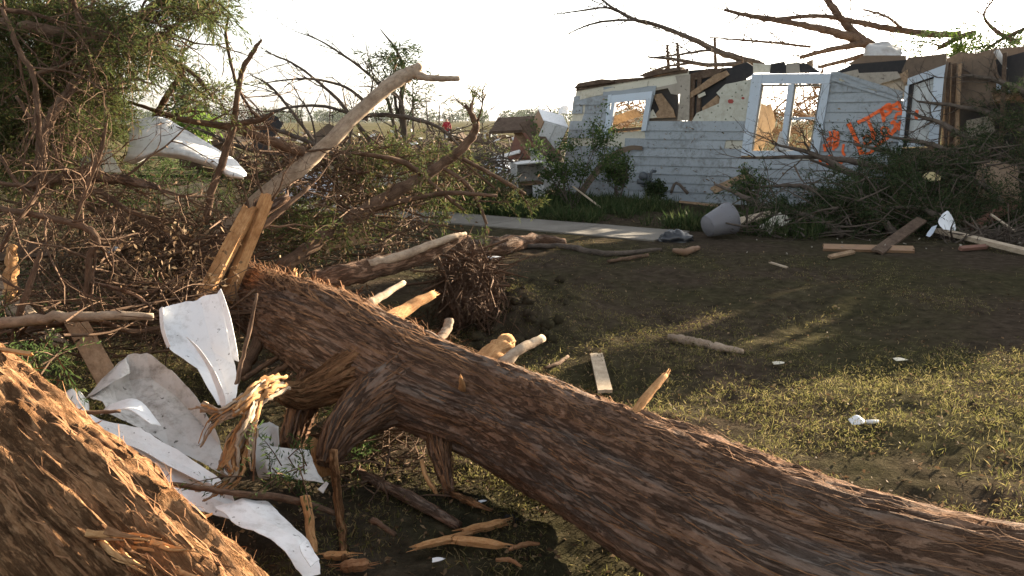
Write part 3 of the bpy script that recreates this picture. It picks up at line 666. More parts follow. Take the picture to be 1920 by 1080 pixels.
ced = thing('cedar_tree', 'toppled cedar filling the left edge with brown green foliage and bare curling limbs', 'tree', at(120, 560, 5.6) * (1, 1, 0))
LIM = [[(-40, 14, 4.6, 5), (0, 18, 4.6, 5), (60, 26, 4.6, 4), (120, 44, 4.6, 2)],
       [(5, 18, 4.5, 3.5), (35, 92, 4.5, 5), (64, 146, 4.5, 5), (73, 240, 4.5, 5), (80, 306, 4.5, 5), (76, 342, 4.5, 5), (30, 346, 4.5, 4), (-30, 340, 4.5, 4)],
       [(70, 345, 4.8, 11), (86, 240, 4.9, 10), (122, 180, 5.0, 8), (170, 116, 5.1, 6), (205, 50, 5.2, 4)],
       [(-60, 40, 5.2, 12), (0, 46, 5.2, 11), (80, 55, 5.2, 10), (190, 70, 5.2, 9), (236, 77, 5.2, 6), (310, 106, 5.2, 4.5), (370, 145, 5.2, 3.5), (402, 192, 5.2, 2)],
       [(180, 72, 5.2, 9), (230, 48, 5.2, 9), (275, 22, 5.2, 8), (315, -10, 5.2, 7), (350, -60, 5.2, 5)],
       [(138, 0, 5.0, 4), (150, 45, 5.0, 4), (165, 95, 5.0, 3), (170, 130, 5.0, 2)],
       [(240, 190, 6.0, 3), (300, 210, 6.0, 4), (360, 228, 6.0, 5), (440, 240, 6.0, 7), (500, 262, 6.0, 9), (570, 285, 6.0, 9)],
       [(255, 275, 6.2, 3), (290, 218, 6.2, 5), (320, 170, 6.2, 6), (345, 133, 6.2, 3)],
       [(60, 345, 5.2, 14), (140, 330, 5.1, 11), (220, 335, 5.0, 9), (270, 345, 4.95, 8), (297, 352, 4.9, 5)],
       [(60, 330, 6.0, 10), (150, 372, 5.9, 13), (232, 412, 5.8, 16), (310, 446, 5.7, 22), (360, 475, 5.6, 30), (420, 520, 5.5, 42)],
       [(-20, 388, 4.3, 6), (60, 402, 4.3, 6), (130, 417, 4.3, 6), (166, 430, 4.3, 7), (182, 452, 4.3, 7), (168, 484, 4.3, 7), (163, 540, 4.3, 6), (150, 590, 4.3, 4)],
       [(140, 416, 4.4, 3), (165, 345, 4.4, 4.5), (188, 285, 4.4, 4), (200, 230, 4.4, 2)],
       [(165, 530, 4.3, 3), (210, 538, 4.3, 4), (255, 555, 4.3, 4), (288, 580, 4.3, 2)],
       [(100, 270, 4.6, 3), (115, 315, 4.6, 4), (140, 330, 4.6, 4)],
       [(0, 290, 4.4, 3), (35, 345, 4.4, 4), (75, 345, 4.4, 5)],
       [(0, 470, 4.2, 5), (22, 430, 4.2, 4), (60, 380, 4.3, 4), (75, 350, 4.4, 4)],
       [(428, 30, 5.6, 2), (424, 70, 5.6, 3), (438, 140, 5.6, 3), (450, 172, 5.6, 3), (470, 205, 5.6, 2.5), (490, 228, 5.6, 2)],
       [(118, 350, 5, 4), (190, 362, 5, 5), (240, 395, 5, 5), (300, 412, 5, 4)],
       [(60, 140, 4.9, 3), (150, 115, 5, 5), (185, 95, 5, 5)],
       [(30, 180, 4.7, 3), (65, 235, 4.7, 4), (75, 260, 4.7, 4)],
       [(300, 600, 5.2, 14), (350, 545, 5.3, 14), (400, 480, 5.5, 14), (460, 420, 5.6, 12), (540, 370, 5.8, 8)],
       [(330, 610, 5.0, 9), (370, 540, 5.2, 9), (440, 470, 5.4, 8), (520, 400, 5.6, 6), (580, 350, 5.8, 4)],
       [(270, 580, 5.4, 8), (330, 510, 5.5, 8), (400, 455, 5.6, 8), (500, 390, 5.8, 5)]]
tips = []; tw = MB()
for j, sp in enumerate(LIM):
    b = MB(); Pp, Rr = limb(b, sp, 9, 6, 0.12, 0.14); b.build('limb', 'bark_branch' if j % 4 else 'bark_cedar', ced)
    for _ in range(5 + len(Pp) // 5):
        k = rnd.randint(2, len(Pp) - 1); d = (Pp[k] - Pp[k - 1]); d = d / np.linalg.norm(d) + rvec() * 1.0
        grow(tw, Pp[k], d, rnd.uniform(.2, .6), min(Rr[k] * .45, .009), 2, tips, -0.01, 0.3, 5, 0.9, 5, (2, 3))
tag(tw.build('twig', 'bark_branch', ced), kind='stuff')
blob_foliage([(60, 70, 130, 110, 5.8, 640), (150, 60, 100, 70, 5.7, 330), (70, 210, 130, 100, 5.9, 760), (155, 180, 65, 75, 5.8, 300), (170, 240, 40, 30, 6.0, 50), (50, 300, 100, 60, 6.1, 260),
              (345, 15, 60, 28, 5.3, 100), (395, 20, 32, 22, 5.3, 45), (250, 110, 40, 50, 5.4, 80), (290, 75, 40, 30, 5.3, 40), (395, 180, 25, 18, 5.3, 22), (310, 120, 20, 20, 5.3, 14),
              (-60, 150, 90, 200, 5.6, 260)], 'foliage_cedar', ced, 0.038, 0.0034, 24)
blob_foliage([(290, 330, 80, 30, 6.8, 70), (300, 365, 120, 35, 6.6, 60), (130, 380, 140, 50, 6.2, 50), (100, 470, 160, 70, 6.0, 40), (260, 510, 120, 60, 5.8, 20),
              (60, 590, 120, 50, 4.9, 60), (80, 690, 50, 30, 3.6, 30), (470, 910, 40, 25, 3.05, 6)], 'foliage_green', ced, 0.034, 0.003, 20)

# brush: countless twigs under and behind the cedar
def brush(name, label, n, box, mat='bark_branch', lmin=.15, lmax=.7, r=.004, flat=0.5):
    b = MB()
    for _ in range(n):
        cx, cy, rx, ry, d0, d1 = rnd.choice(box); a = rnd.uniform(0, 2 * math.pi); q = math.sqrt(rnd.random())
        p = at(cx + rx * q * math.cos(a), cy + ry * q * math.sin(a), rnd.uniform(d0, d1)); p[2] = max(p[2], 0.02)
        d = rvec(); d[2] *= flat; d /= np.linalg.norm(d); l = rnd.uniform(lmin, lmax)
        tube(b, catmull([p - d * l / 2, p + rvec() * l * .05, p + d * l / 2 + rvec() * l * .08], 3), np.linspace(1, .35, 7) * r * rnd.choice((.4, .6, .8, 1, 1.3, 2.2)), 4, .1, cap=False)
    return tag(b.build(name, mat), label, 'brush', kind='stuff')
brush('brush', 'tangle of dead twigs and sticks under the toppled cedar', 1500, [(130, 440, 200, 90, 5.0, 7.0), (250, 510, 180, 80, 4.8, 6.2), (80, 600, 150, 60, 4.0, 5.4), (350, 480, 110, 80, 5.2, 6.4), (330, 590, 120, 70, 4.4, 5.6)])
brush('brush', 'grey brown tangle of sticks piled behind the big trunk', 1500, [(620, 430, 200, 70, 6.2, 8.5), (700, 330, 190, 60, 7.0, 9.5), (560, 330, 140, 50, 7.0, 9.5), (880, 520, 50, 50, 6.2, 7.2)], r=.005)
brush('brush', 'fine twigs scattered over the ground beneath the lifted trunk', 420, [(720, 930, 130, 90, 3.4, 4.4), (690, 860, 90, 60, 3.9, 4.6), (560, 690, 60, 60, 4.6, 5.2)], lmin=.08, lmax=.35, r=.0028, flat=.25)
f = MB()
O = []
for _ in range(3000):
    cx, cy, rx, ry, d0, d1 = rnd.choice([(130, 480, 220, 120, 4.6, 6.8), (330, 540, 160, 110, 4.6, 6.0), (620, 430, 200, 80, 6.2, 8.5), (700, 350, 190, 70, 7.0, 9.5)])
    p = at(cx + rnd.gauss(0, .5) * rx, cy + rnd.gauss(0, .5) * ry, rnd.uniform(d0, d1)); p[2] = max(p[2], .02); O.append(p)
leaves(f, O, NR.normal(0, 1, (len(O), 3)), .04, .008, 3, .7, .1, .08)
tag(f.build('dead_leaf_litter', 'leaf_litter', smooth=False), 'brown dead leaves caught through the tangled brush', 'litter', kind='stuff')

LONE = [('pale barkless branch lying level at the left edge below the cedar', [(-60, 612, 3.9, 11), (40, 602, 3.95, 10.5), (130, 594, 4.0, 10), (210, 592, 4.05, 9), (287, 594, 4.1, 7)], 'wood_stripped'),
        ('wavy thin branch just beneath the level pale branch', [(-40, 632, 4.1, 6), (30, 622, 4.1, 6), (110, 606, 4.15, 5.5), (180, 602, 4.2, 5), (250, 622, 4.25, 5), (303, 613, 4.3, 4)], 'bark_branch'),
        ('short thick log stub sloping down behind the corner trunk', [(-30, 510, 4.6, 20), (20, 565, 4.5, 19), (70, 610, 4.4, 17), (118, 650, 4.3, 13)], 'wood_stripped'),
        ('stick leaning at the left edge with two short side twigs', [(20, 660, 4.0, 4), (35, 590, 4.05, 6), (58, 530, 4.1, 6), (75, 472, 4.15, 4)], 'bark_branch'),
        ('broken upright orange stake at the left edge', [(22, 565, 4.45, 12), (20, 510, 4.5, 12), (24, 460, 4.5, 8)], 'wood_split'),
        ('thin twig standing upright in front of the big trunk beside the white sheet', [(437, 752, 3.5, 4.5), (450, 690, 3.55, 4.5), (468, 620, 3.6, 4), (482, 550, 3.65, 2.5)], 'bark_branch'),
        ('stout stick propped under the left end of the trunk', [(452, 700, 4.3, 12), (480, 650, 4.5, 12), (500, 615, 4.6, 11)], 'bark_branch'),
        ('thin stick under the trunk left of the torn sapwood', [(455, 712, 4.2, 5), (500, 683, 4.3, 5), (545, 655, 4.35, 4)], 'bark_branch'),
        ('second thin stick slanting below the lifted trunk', [(480, 722, 4.1, 5), (530, 690, 4.2, 6), (566, 665, 4.25, 5)], 'bark_branch'),
        ('long thin stick crossing the white sheet toward the lower middle', [(255, 905, 2.95, 5), (340, 910, 2.95, 5.5), (440, 925, 3.0, 6), (540, 935, 3.1, 8), (640, 965, 3.2, 5)], 'bark_branch'),
        ('short twig lying across the upper white sheet', [(120, 772, 3.0, 4), (170, 773, 3.05, 4.5), (226, 771, 3.1, 3)], 'bark_branch'),
        ('dark fallen branch lying on the ground under the lifted trunk', [(660, 880, 4.1, 8), (720, 910, 3.95, 10), (790, 945, 3.75, 12), (860, 985, 3.55, 9)], 'bark_cedar'),
        ('upright reddish stake stuck in the ground below the trunk', [(646, 1048, 3.2, 6), (640, 990, 3.2, 9), (632, 920, 3.2, 9), (625, 845, 3.2, 9)], 'bark_cedar_red'),
        ('pale split stick standing beside the white strip at lower middle', [(588, 1040, 3.05, 8), (582, 990, 3.05, 10), (572, 930, 3.1, 10)], 'wood_split'),
        ('stick leaning under the trunk between its prop limbs', [(790, 862, 3.55, 4), (800, 895, 3.5, 5), (820, 928, 3.5, 4)], 'wood_split'),
        ('kinked pale stick on the lawn behind the trunk', [(1252, 632, 0, 6), (1280, 636, 0, 9), (1310, 644, 0, 8), (1350, 652, 0, 8), (1392, 660, 0, 6)], 'wood_stripped'),
        ('thin dark twig on the soil behind the middle of the trunk', [(1022, 690, 0, 3), (1045, 682, 0, 4), (1065, 668, 0, 3)], 'bark_branch'),
        ('small knotty root end lying on the ground below the trunk', [(700, 975, 0, 8), (715, 985, 0, 5), (740, 1003, 0, 5)], 'bark_branch'),
        ('pale twisted bark curl on the grass at bottom middle', [(955, 1030, 0, 4), (985, 1020, 0, 6), (1012, 1020, 0, 3)], 'bark_fibre'),
        ('pink brown bark curl nearest the bottom edge', [(930, 1050, 0, 4), (955, 1050, 0, 5), (978, 1062, 0, 3)], 'bark_fibre'),
        ('reddish torn strip lying beside the trunk where it meets the grass', [(845, 925, 0, 6), (880, 940, 0, 8), (922, 957, 0, 3)], 'bark_cedar_red'),
        ('dark log half buried in soil in front of the path', [(860, 455, 0, 14), (930, 462, 0, 20), (1000, 452, 0, 12), (1060, 455, 0, 8)], 'bark_cedar'),
        ('long thin branch lying in the shade in front of the path', [(960, 462, 0, 4), (1060, 462, 0, 6), (1130, 475, 0, 6), (1240, 468, 0, 3)], 'bark_grey'),
        ('thin stick lying below the grey tub on the dark lawn', [(1140, 490, 0, 3), (1180, 484, 0, 4), (1215, 478, 0, 3)], 'bark_branch')]
for lab, sp, mat in LONE:
    if sp[0][2] == 0:
        sp = [(a, b, ground(a, b, 0.03)[1], r) for a, b, c, r in sp]
    b = MB(); limb(b, sp, 10, 6, .12, .14); tag(b.build('stick' if sp[1][3] < 12 else 'log', mat), lab, 'stick' if sp[1][3] < 12 else 'log')
splint('plank', 'weathered flat plank sloping down behind the corner trunk', [(140, 600, 4.15), (215, 735, 3.75)], 'lumber', 0.10, 0.025, up=(0.2, -.7, .9), cat='plank', jag=.005)
splint('plank', 'grey board end poking from the brush at the left edge', [(-40, 480, 5.0), (95, 466, 5.1)], 'lumber_old', 0.10, 0.03, up=(0, -.9, .5), cat='plank')
def chunk(name, label, spec, mat, w, t, **kw):
    p, q = gat(*spec[0], z=t * .5), gat(*spec[1], z=t * .5); b = MB(); d = q - p; P = np.array([p + d * f + rvec() * w * .05 for f in np.linspace(0, 1, 9)])
    tube(b, P, np.array([.6, .9, 1, .98, 1, 1, .95, .9, .5]) * w * .5, 5, .07)
    for k in range(10):
        e = p if k % 2 else q; dd = (-d if k % 2 else d) / np.linalg.norm(d); o = rvec() * w * .3; tube(b, [e + o - dd * .02, e + o + dd * rnd.uniform(.01, .05) + rvec() * .006], [.004, .0008], 4, .2)
    return tag(b.build(name, mat, smooth=False), label, 'wood splinter')
chunk('wood_chunk', 'short squared stick with a dark charred end on the grass below the trunk', [(868, 997, 3.18), (948, 978, 3.25)], 'wood_split', 0.040, 0.035, up=(0, 0, 1), jag=.008)
chunk('wood_chunk', 'long split stick under the charred one pointing to lower left', [(780, 1026, 3.04), (885, 1000, 3.12)], 'wood_split', 0.034, 0.022, up=(0, 0, 1), jag=.01)
chunk('wood_chunk', 'squared broken batten lying right of the crossed sticks', [(850, 1012, 3.08), (945, 1022, 3.03)], 'wood_split', 0.040, 0.04, up=(0, 0, 1), jag=.008)
chunk('wood_chunk', 'flat orange chip beside the foot of the upright stake', [(608, 1042, 3.0), (655, 1040, 3.0)], 'wood_split', 0.035, 0.02, up=(0, 0, 1), jag=.006)
chunk('wood_chunk', 'angular orange bark slab at the bottom edge', [(640, 1062, 2.9), (692, 1056, 2.9)], 'bark_fibre', 0.05, 0.02, up=(0, .2, 1), jag=.012)
splint('plank', 'pale broken board lying on the soil just behind the trunk', [(1118, 664, 5.75), (1135, 735, 4.75)], 'lumber_pale', 0.085, 0.02, up=(0, 0, 1), cat='plank', jag=.03)
b = MB(); p = at(958, 980, 3.24)
n = 160; d = NR.normal(0, 1, (n, 3)); d /= np.linalg.norm(d, axis=1)[:, None]; leaves(b, p + d * .018, d, .02, .006, 2, .6); tag(b.build('charred_knot', 'felt_and_shade'), 'small black frayed knot at the end of the squared stick', 'wood knot')

# white sheet metal
def sheetobj(name, label, rows, mat='sheet_white', **kw):
    b = MB(); sheet(b, [[at(*c) for c in r] for r in rows], **kw); return b.build(name, mat), label
def shs(name, label, rows, flanges=(), mat='sheet_white', **kw):
    root = thing(name, label, 'sheet metal', at(*rows[-1][0]))
    b = MB(); sheet(b, [[gat(*c) for c in r] for r in rows], **kw); b.build('panel', mat, root, smooth=not kw.get('crisp'))
    for fl in flanges:
        b = MB(); sheet(b, [[at(*c) for c in r] for r in fl], wr=.001); b.build('flange', mat, root)
shs('bent_sheet_metal', 'upright bluish white torn sheet of metal beside the left end of the trunk',
    [[(302, 577, 3.80), (335, 566, 3.84), (375, 558, 3.86), (412, 541, 3.84)], [(306, 622, 3.70), (340, 612, 3.75), (385, 605, 3.78), (430, 622, 3.74)],
     [(318, 655, 3.62), (352, 653, 3.68), (400, 660, 3.70), (445, 688, 3.62)], [(368, 690, 3.56), (392, 700, 3.58), (418, 705, 3.58), (449, 722, 3.52)], [(410, 764, 3.42), (422, 764, 3.43), (433, 762, 3.43), (442, 752, 3.42)]],
    [[[(346, 628, 3.62), (354, 634, 3.58)], [(366, 652, 3.56), (376, 656, 3.52)], [(390, 690, 3.50), (402, 694, 3.46)], [(408, 735, 3.44), (420, 735, 3.40)], [(416, 766, 3.40), (424, 762, 3.37)]],
     [[(298, 576, 3.80), (306, 574, 3.76)], [(302, 620, 3.70), (309, 618, 3.66)], [(314, 655, 3.62), (321, 652, 3.58)]],
     [[(406, 545, 3.84), (414, 539, 3.80)], [(422, 600, 3.76), (433, 598, 3.72)], [(438, 680, 3.62), (449, 680, 3.58)]]], crisp=True, wr=.004)
shs('bent_sheet_metal', 'large grimy white metal sheet curled up at the back behind the corner trunk',
    [[(160, 742, 3.62), (205, 694, 3.70), (240, 662, 3.78), (275, 658, 3.80), (322, 692, 3.76), (368, 742, 3.66), (400, 795, 3.52)],
     [(172, 748, 3.50), (214, 728, 3.66), (243, 712, 3.76), (282, 708, 3.76), (332, 745, 3.70), (378, 795, 3.58), (415, 838, 3.46)],
     [(190, 752, 3.44), (222, 760, 3.58), (262, 766, 3.60), (305, 788, 3.56), (350, 822, 3.48), (392, 852, 3.40), (432, 878, 3.34)],
     [(200, 775, 3.36), (238, 792, 3.44), (275, 812, 3.46), (318, 838, 3.42), (362, 862, 3.36), (402, 886, 3.30), (440, 905, 3.26)]],
    [[[(160, 748, 3.58), (172, 742, 3.52)], [(205, 700, 3.68), (222, 712, 3.62)], [(238, 668, 3.76), (246, 700, 3.70)]]], mat='sheet_grimy', wr=.006, crisp=True)
shs('bent_sheet_metal', 'flat creased white metal sheet lying between the corner trunk and the torn sapwood',
    [[(150, 772, 3.34), (205, 790, 3.36), (262, 800, 3.38), (320, 835, 3.36), (385, 880, 3.28), (445, 918, 3.20)],
     [(160, 796, 3.24), (212, 815, 3.27), (268, 836, 3.29), (325, 868, 3.26), (385, 902, 3.20), (440, 930, 3.16)],
     [(170, 806, 3.26), (216, 826, 3.29), (270, 848, 3.31), (327, 880, 3.28), (386, 912, 3.22), (440, 940, 3.16)],
     [(200, 850, 3.12), (245, 872, 3.13), (292, 895, 3.15), (340, 916, 3.14), (390, 934, 3.11), (440, 952, 3.09)],
     [(235, 905, 2.98), (280, 926, 3.01), (330, 948, 3.02), (372, 960, 3.03), (412, 970, 3.03), (450, 978, 3.04)]],
    [[[(186, 778, 3.24), (200, 760, 3.33)], [(238, 768, 3.22), (258, 748, 3.33)], [(284, 796, 3.18), (306, 802, 3.24)]],
     [[(205, 826, 3.20), (209, 816, 3.25)], [(260, 842, 3.22), (264, 831, 3.27)], [(320, 876, 3.20), (325, 864, 3.26)], [(385, 908, 3.15), (390, 896, 3.21)]],
     [[(232, 884, 2.99), (250, 876, 3.03)], [(240, 880, 2.97), (262, 872, 3.0)]]], mat='sheet_white', wr=.006, crisp=True)
shs('bent_sheet_metal', 'small grimy curled metal scrap left of the bowl shaped sheet',
    [[(115, 740, 3.3), (140, 728, 3.35), (165, 755, 3.35)], [(112, 765, 3.2), (145, 770, 3.2), (172, 785, 3.2)], [(125, 790, 3.1), (150, 800, 3.1), (175, 812, 3.1)]], mat='sheet_grimy')
shs('bent_sheet_metal', 'brightly sunlit narrow white metal strip at the bottom edge',
    [[(400, 950, 2.95), (450, 935, 3.02), (505, 940, 3.08)], [(440, 985, 2.86), (490, 972, 2.93), (540, 975, 2.98)], [(505, 1010, 2.78), (545, 1005, 2.84), (578, 1018, 2.88)],
     [(545, 1050, 2.70), (570, 1040, 2.76), (598, 1045, 2.78)], [(575, 1095, 2.60), (590, 1085, 2.64), (602, 1078, 2.66)]],
    [[[(560, 1022, 2.72), (572, 1010, 2.79)], [(566, 1040, 2.68), (584, 1030, 2.72)], [(582, 1064, 2.62), (600, 1050, 2.68)]]], crisp=True, wr=.007)
shs('bent_sheet_metal', 'dull folded white flashing scrap below the torn sapwood',
    [[(495, 835, 3.35), (535, 838, 3.4), (580, 842, 3.42)], [(495, 862, 3.28), (540, 868, 3.32), (600, 890, 3.3)], [(500, 885, 3.2), (550, 900, 3.22), (612, 908, 3.2)]],
    [[[(595, 918, 3.18), (612, 902, 3.22)], [(606, 926, 3.16), (617, 906, 3.2)]]], mat='sheet_grimy')
shs('bent_sheet_metal', 'crumpled grey plastic like sheet behind the torn sapwood', [[(470, 800, 3.45), (500, 790, 3.5), (525, 800, 3.5)], [(470, 850, 3.36), (505, 850, 3.42), (525, 850, 3.4)], [(485, 900, 3.3), (505, 895, 3.3), (520, 890, 3.3)]], mat='plastic_wrap', wr=.012)
shs('bent_sheet_metal', 'big white metal sheet draped over the brush against the sky at left',
    [[(238, 236, 5.85), (262, 223, 5.90), (298, 218, 5.95), (345, 240, 5.90), (400, 274, 5.80), (440, 300, 5.65), (464, 326, 5.55)],
     [(240, 262, 5.65), (266, 250, 5.70), (300, 248, 5.75), (345, 262, 5.70), (398, 290, 5.60), (436, 312, 5.50), (462, 330, 5.45)],
     [(236, 288, 5.60), (262, 290, 5.55), (296, 282, 5.55), (345, 288, 5.50), (395, 304, 5.45), (430, 324, 5.40), (460, 333, 5.40)],
     [(228, 304, 5.65), (255, 308, 5.65), (288, 294, 5.65), (340, 300, 5.60), (390, 311, 5.55), (425, 330, 5.45), (458, 335, 5.45)]], wr=.006)
shs('bent_sheet_metal', 'cream curled piece at the left end of the draped white sheet',
    [[(148, 298, 5.45), (178, 286, 5.45), (208, 277, 5.45)], [(150, 312, 5.35), (182, 304, 5.35), (216, 300, 5.35)], [(152, 322, 5.30), (190, 324, 5.30), (234, 326, 5.30)]], mat='sheathing', wr=.006)
shs('bent_sheet_metal', 'pale bluish sheet lying in the brush under the slanting pole',
    [[(500, 345, 9.6), (560, 325, 9.9), (640, 312, 10.1)], [(505, 370, 9.3), (565, 352, 9.5), (640, 345, 9.7)], [(515, 395, 9.0), (570, 380, 9.1), (650, 372, 9.3)]], mat='tarp', wr=.02, wf=3)
shs('bent_sheet_metal', 'small crushed pale scrap deep in the shaded brush', [[(198, 470, 5.5), (212, 458, 5.5), (228, 466, 5.5)], [(196, 485, 5.4), (205, 475, 5.4), (222, 472, 5.4)]], mat='tarp', wr=.006)

# bare fallen crown in the middle, against the sky
BARE = [('leafless fallen crown arching left against the sky behind the pole',
         [[(760, 330, 9.0, 8), (700, 270, 9.0, 7), (640, 195, 9.0, 5), (602, 158, 9.0, 4), (554, 122, 9.0, 3), (496, 96, 9.0, 1.5)],
          [(745, 260, 9.2, 6), (722, 176, 9.2, 4.5), (680, 130, 9.2, 3.5), (632, 96, 9.2, 3), (595, 74, 9.2, 2), (552, 58, 9.2, 1)],
          [(700, 205, 9.1, 5), (650, 165, 9.1, 4), (585, 148, 9.1, 3), (520, 152, 9.1, 2), (470, 160, 9.1, 1)],
          [(690, 225, 9.1, 5), (610, 200, 9.1, 4), (540, 202, 9.1, 3.5), (500, 215, 9.1, 3), (440, 230, 9.1, 2)]]),
        ('drooping leafless limbs along the skyline right of the pole',
         [[(640, 230, 8.4, 4), (700, 215, 8.4, 6), (760, 220, 8.4, 6), (815, 235, 8.4, 5), (850, 262, 8.4, 4), (880, 300, 8.4, 2)],
          [(760, 300, 8.5, 5), (758, 220, 8.5, 4.5), (745, 180, 8.5, 4), (720, 165, 8.5, 3)],
          [(655, 300, 8.3, 4), (660, 240, 8.3, 4), (690, 190, 8.3, 3), (700, 150, 8.3, 2)]]),
        ('low bare branches spreading left of the pole above the brush',
         [[(640, 300, 8.0, 7), (570, 262, 8.0, 6), (500, 240, 8.0, 5), (420, 235, 8.0, 3)],
          [(600, 280, 8.1, 5), (540, 200, 8.1, 4), (505, 160, 8.1, 3), (470, 140, 8.1, 1.5)],
          [(580, 290, 7.8, 5), (520, 290, 7.8, 5), (450, 275, 7.8, 5), (370, 240, 7.8, 4)]])]
for lab, sp in BARE: pole('fallen_tree', lab, [[(x, y, z, r * .7) for x, y, z, r in q] for q in sp], 'bark_grey', 'branch', 7, 0.1, twigs=3.2, lev=2, tl=0.40)
cb = pole('fallen_tree', 'cedar top with drooping dark sprays just above the forked pole tip',
     [[(770, 300, 8.8, 6), (752, 215, 8.8, 5), (757, 140, 8.8, 4), (748, 105, 8.8, 3), (735, 82, 8.8, 2), (713, 55, 8.8, 1)], [(745, 215, 8.8, 3), (738, 160, 8.8, 3), (742, 110, 8.8, 2)]], 'bark_grey', 'branch', 6)
blob_foliage([(732, 100, 22, 24, 8.8, 26), (742, 140, 18, 26, 8.8, 26), (728, 165, 15, 12, 8.8, 10), (775, 180, 12, 25, 8.8, 12)], 'foliage_dark', cb, .08, .006, 12, .25, .2)
fb = thing('cedar_bough', 'broken cedar boughs with olive foliage heaped behind the trunk in the middle', 'branch', at(700, 400, 7.5) * (1, 1, 0))
blob_foliage([(700, 300, 60, 30, 8.0, 45), (760, 300, 60, 35, 8.0, 55), (815, 330, 45, 35, 8.0, 30), (560, 440, 60, 30, 6.6, 60), (640, 425, 50, 30, 6.8, 25), (540, 405, 50, 25, 7.0, 30), (830, 395, 20, 35, 6.9, 16), (690, 350, 70, 30, 7.8, 40), (560, 300, 80, 25, 8.6, 20), (450, 360, 60, 40, 7.2, 18)], 'foliage_cedar', fb, .05, .0042, 18, .24, .4)
fg = thing('cedar_bough', 'fresh green cedar sprigs on the ground seen under the lifted trunk', 'branch', at(690, 850, 4.4) * (1, 1, 0))
blob_foliage([(690, 830, 40, 50, 4.5, 50), (740, 800, 40, 30, 4.7, 40), (660, 900, 30, 40, 4.0, 25), (800, 830, 40, 20, 4.6, 20), (545, 880, 40, 25, 3.3, 14)], 'foliage_green', fg, .034, .003, 18, .18, .2)

# torn root mass with soil, right of the stake
root = thing('root_mass', 'upended root mass and dark churned soil behind the big trunk', 'root', ground(880, 640) * (1, 1, 0))
for k in range(46):
    p = at(rnd.uniform(830, 915), rnd.uniform(480, 560), rnd.uniform(6.2, 7.1)); q = at(rnd.uniform(840, 945), rnd.uniform(560, 630), rnd.uniform(5.9, 7.0)); q[2] = max(q[2], 0.02)
    b = MB(); tube(b, catmull([p, (p + q) / 2 + rvec() * .12, q], 5), np.linspace(.022, .006, 11) * rnd.uniform(.3, 1.0), 5, .2); b.build('root', 'bark_cedar', root)
b = MB(); n = 900
pp = np.array([at(rnd.gauss(880, 28), rnd.gauss(560, 32), rnd.gauss(6.6, .3)) for _ in range(n)]); pp[:, 2] = np.maximum(pp[:, 2], .02)
leaves(b, pp, NR.normal(0, 1, (n, 3)), .11, .0035, 8, .7, .4, .05); tag(b.build('root_hair', 'bark_cedar', root, smooth=False), kind='stuff')
for k in range(60):                                     # clods
    b = MB(); c = ground(rnd.uniform(880, 1060), rnd.uniform(560, 660)); r = rnd.uniform(.01, .055); c = np.array((c[0], c[1], H(c[0], c[1]) + r * .3))
    th = np.linspace(0, 2 * math.pi, 9)[:-1]; V = []
    for ph in (-.9, -.3, .35, .95): V += [c + r * np.array((math.cos(ph) * math.cos(t), math.cos(ph) * math.sin(t), math.sin(ph) * .7)) * rnd.uniform(.7, 1.25) for t in th]
    V += [c + (0, 0, r * .7)]; q = [(a * 8 + j, a * 8 + (j + 1) % 8, a * 8 + 8 + (j + 1) % 8, a * 8 + 8 + j) for a in range(3) for j in range(8)]
    b.add(V, q, [(24 + j, 24 + (j + 1) % 8, 32) for j in range(8)]); b.build('clod', 'soil', root)

for lab, p, q, w, m in (('pale plank lying in the brush just under the draped white sheet', (300, 372, 6.6), (395, 352, 6.9), .12, 'lumber_pale'), ('short white board in the brush right of the slanting pole', (690, 338, 8.2), (760, 330, 8.4), .16, 'sheet_grimy'), ('tan board poking from the brush behind the broken limb', (600, 455, 6.6), (690, 440, 6.9), .14, 'lumber'),
                        ('thin pale lath standing in the brush left of the forked limb', (612, 300, 8.8), (650, 372, 8.4), .05, 'lumber_pale'), ('dark jagged shard standing on the skyline left of the pole', (484, 280, 8.6), (520, 222, 8.8), .16, 'felt_and_shade'), ('brown torn slab on the skyline just left of the pole', (585, 285, 9.0), (632, 248, 9.2), .26, 'brown_panel')):
    splint('board_scrap', lab, [p, q], m, w, .025, up=(.2, -1, .4), cat='board', jag=.03)

# ------------------------------------------------------------------ the wrecked house
WA, WB = ground(1060, 367), ground(1350, 383)
WU = (WB - WA) / np.linalg.norm(WB - WA); WN = np.array((WU[1], -WU[0], 0.0))     # outward, toward the camera
if WN[1] > 0: WN = -WN
def W(px, py, off=0.0):
    d = ray(px, py); o = WA + WN * off; t = (o - CAM).dot(WN) / d.dot(WN); return CAM + d * t
def uv_of(px, py):
    p = W(px, py); return np.array(((p - WA).dot(WU), p[2]))
def uvp(u, v, off): return WA * (1, 1, 0) + WU * u + np.array((0, 0, v)) + WN * off
house = thing('house', 'wrecked roofless pale blue sided house leaning behind the lawn with orange spray paint', 'house', (WA + WB) / 2)
def slab(name, poly, off, thick, mat, parent=None):
    b = MB(); prism(b, [W(x, y, off) for x, y in poly], WN, thick); return b.build(name, mat, parent or house, smooth=False)
def bar(name, p0, p1, w, off, thick, mat, parent=None):
    """trim bar between two wall pixels, w metres wide"""
    b = MB(); board(b, W(*p0, off - thick / 2), W(*p1, off - thick / 2), w, thick, up=WN, n=1); return b.build(name, mat, parent or house, smooth=False)

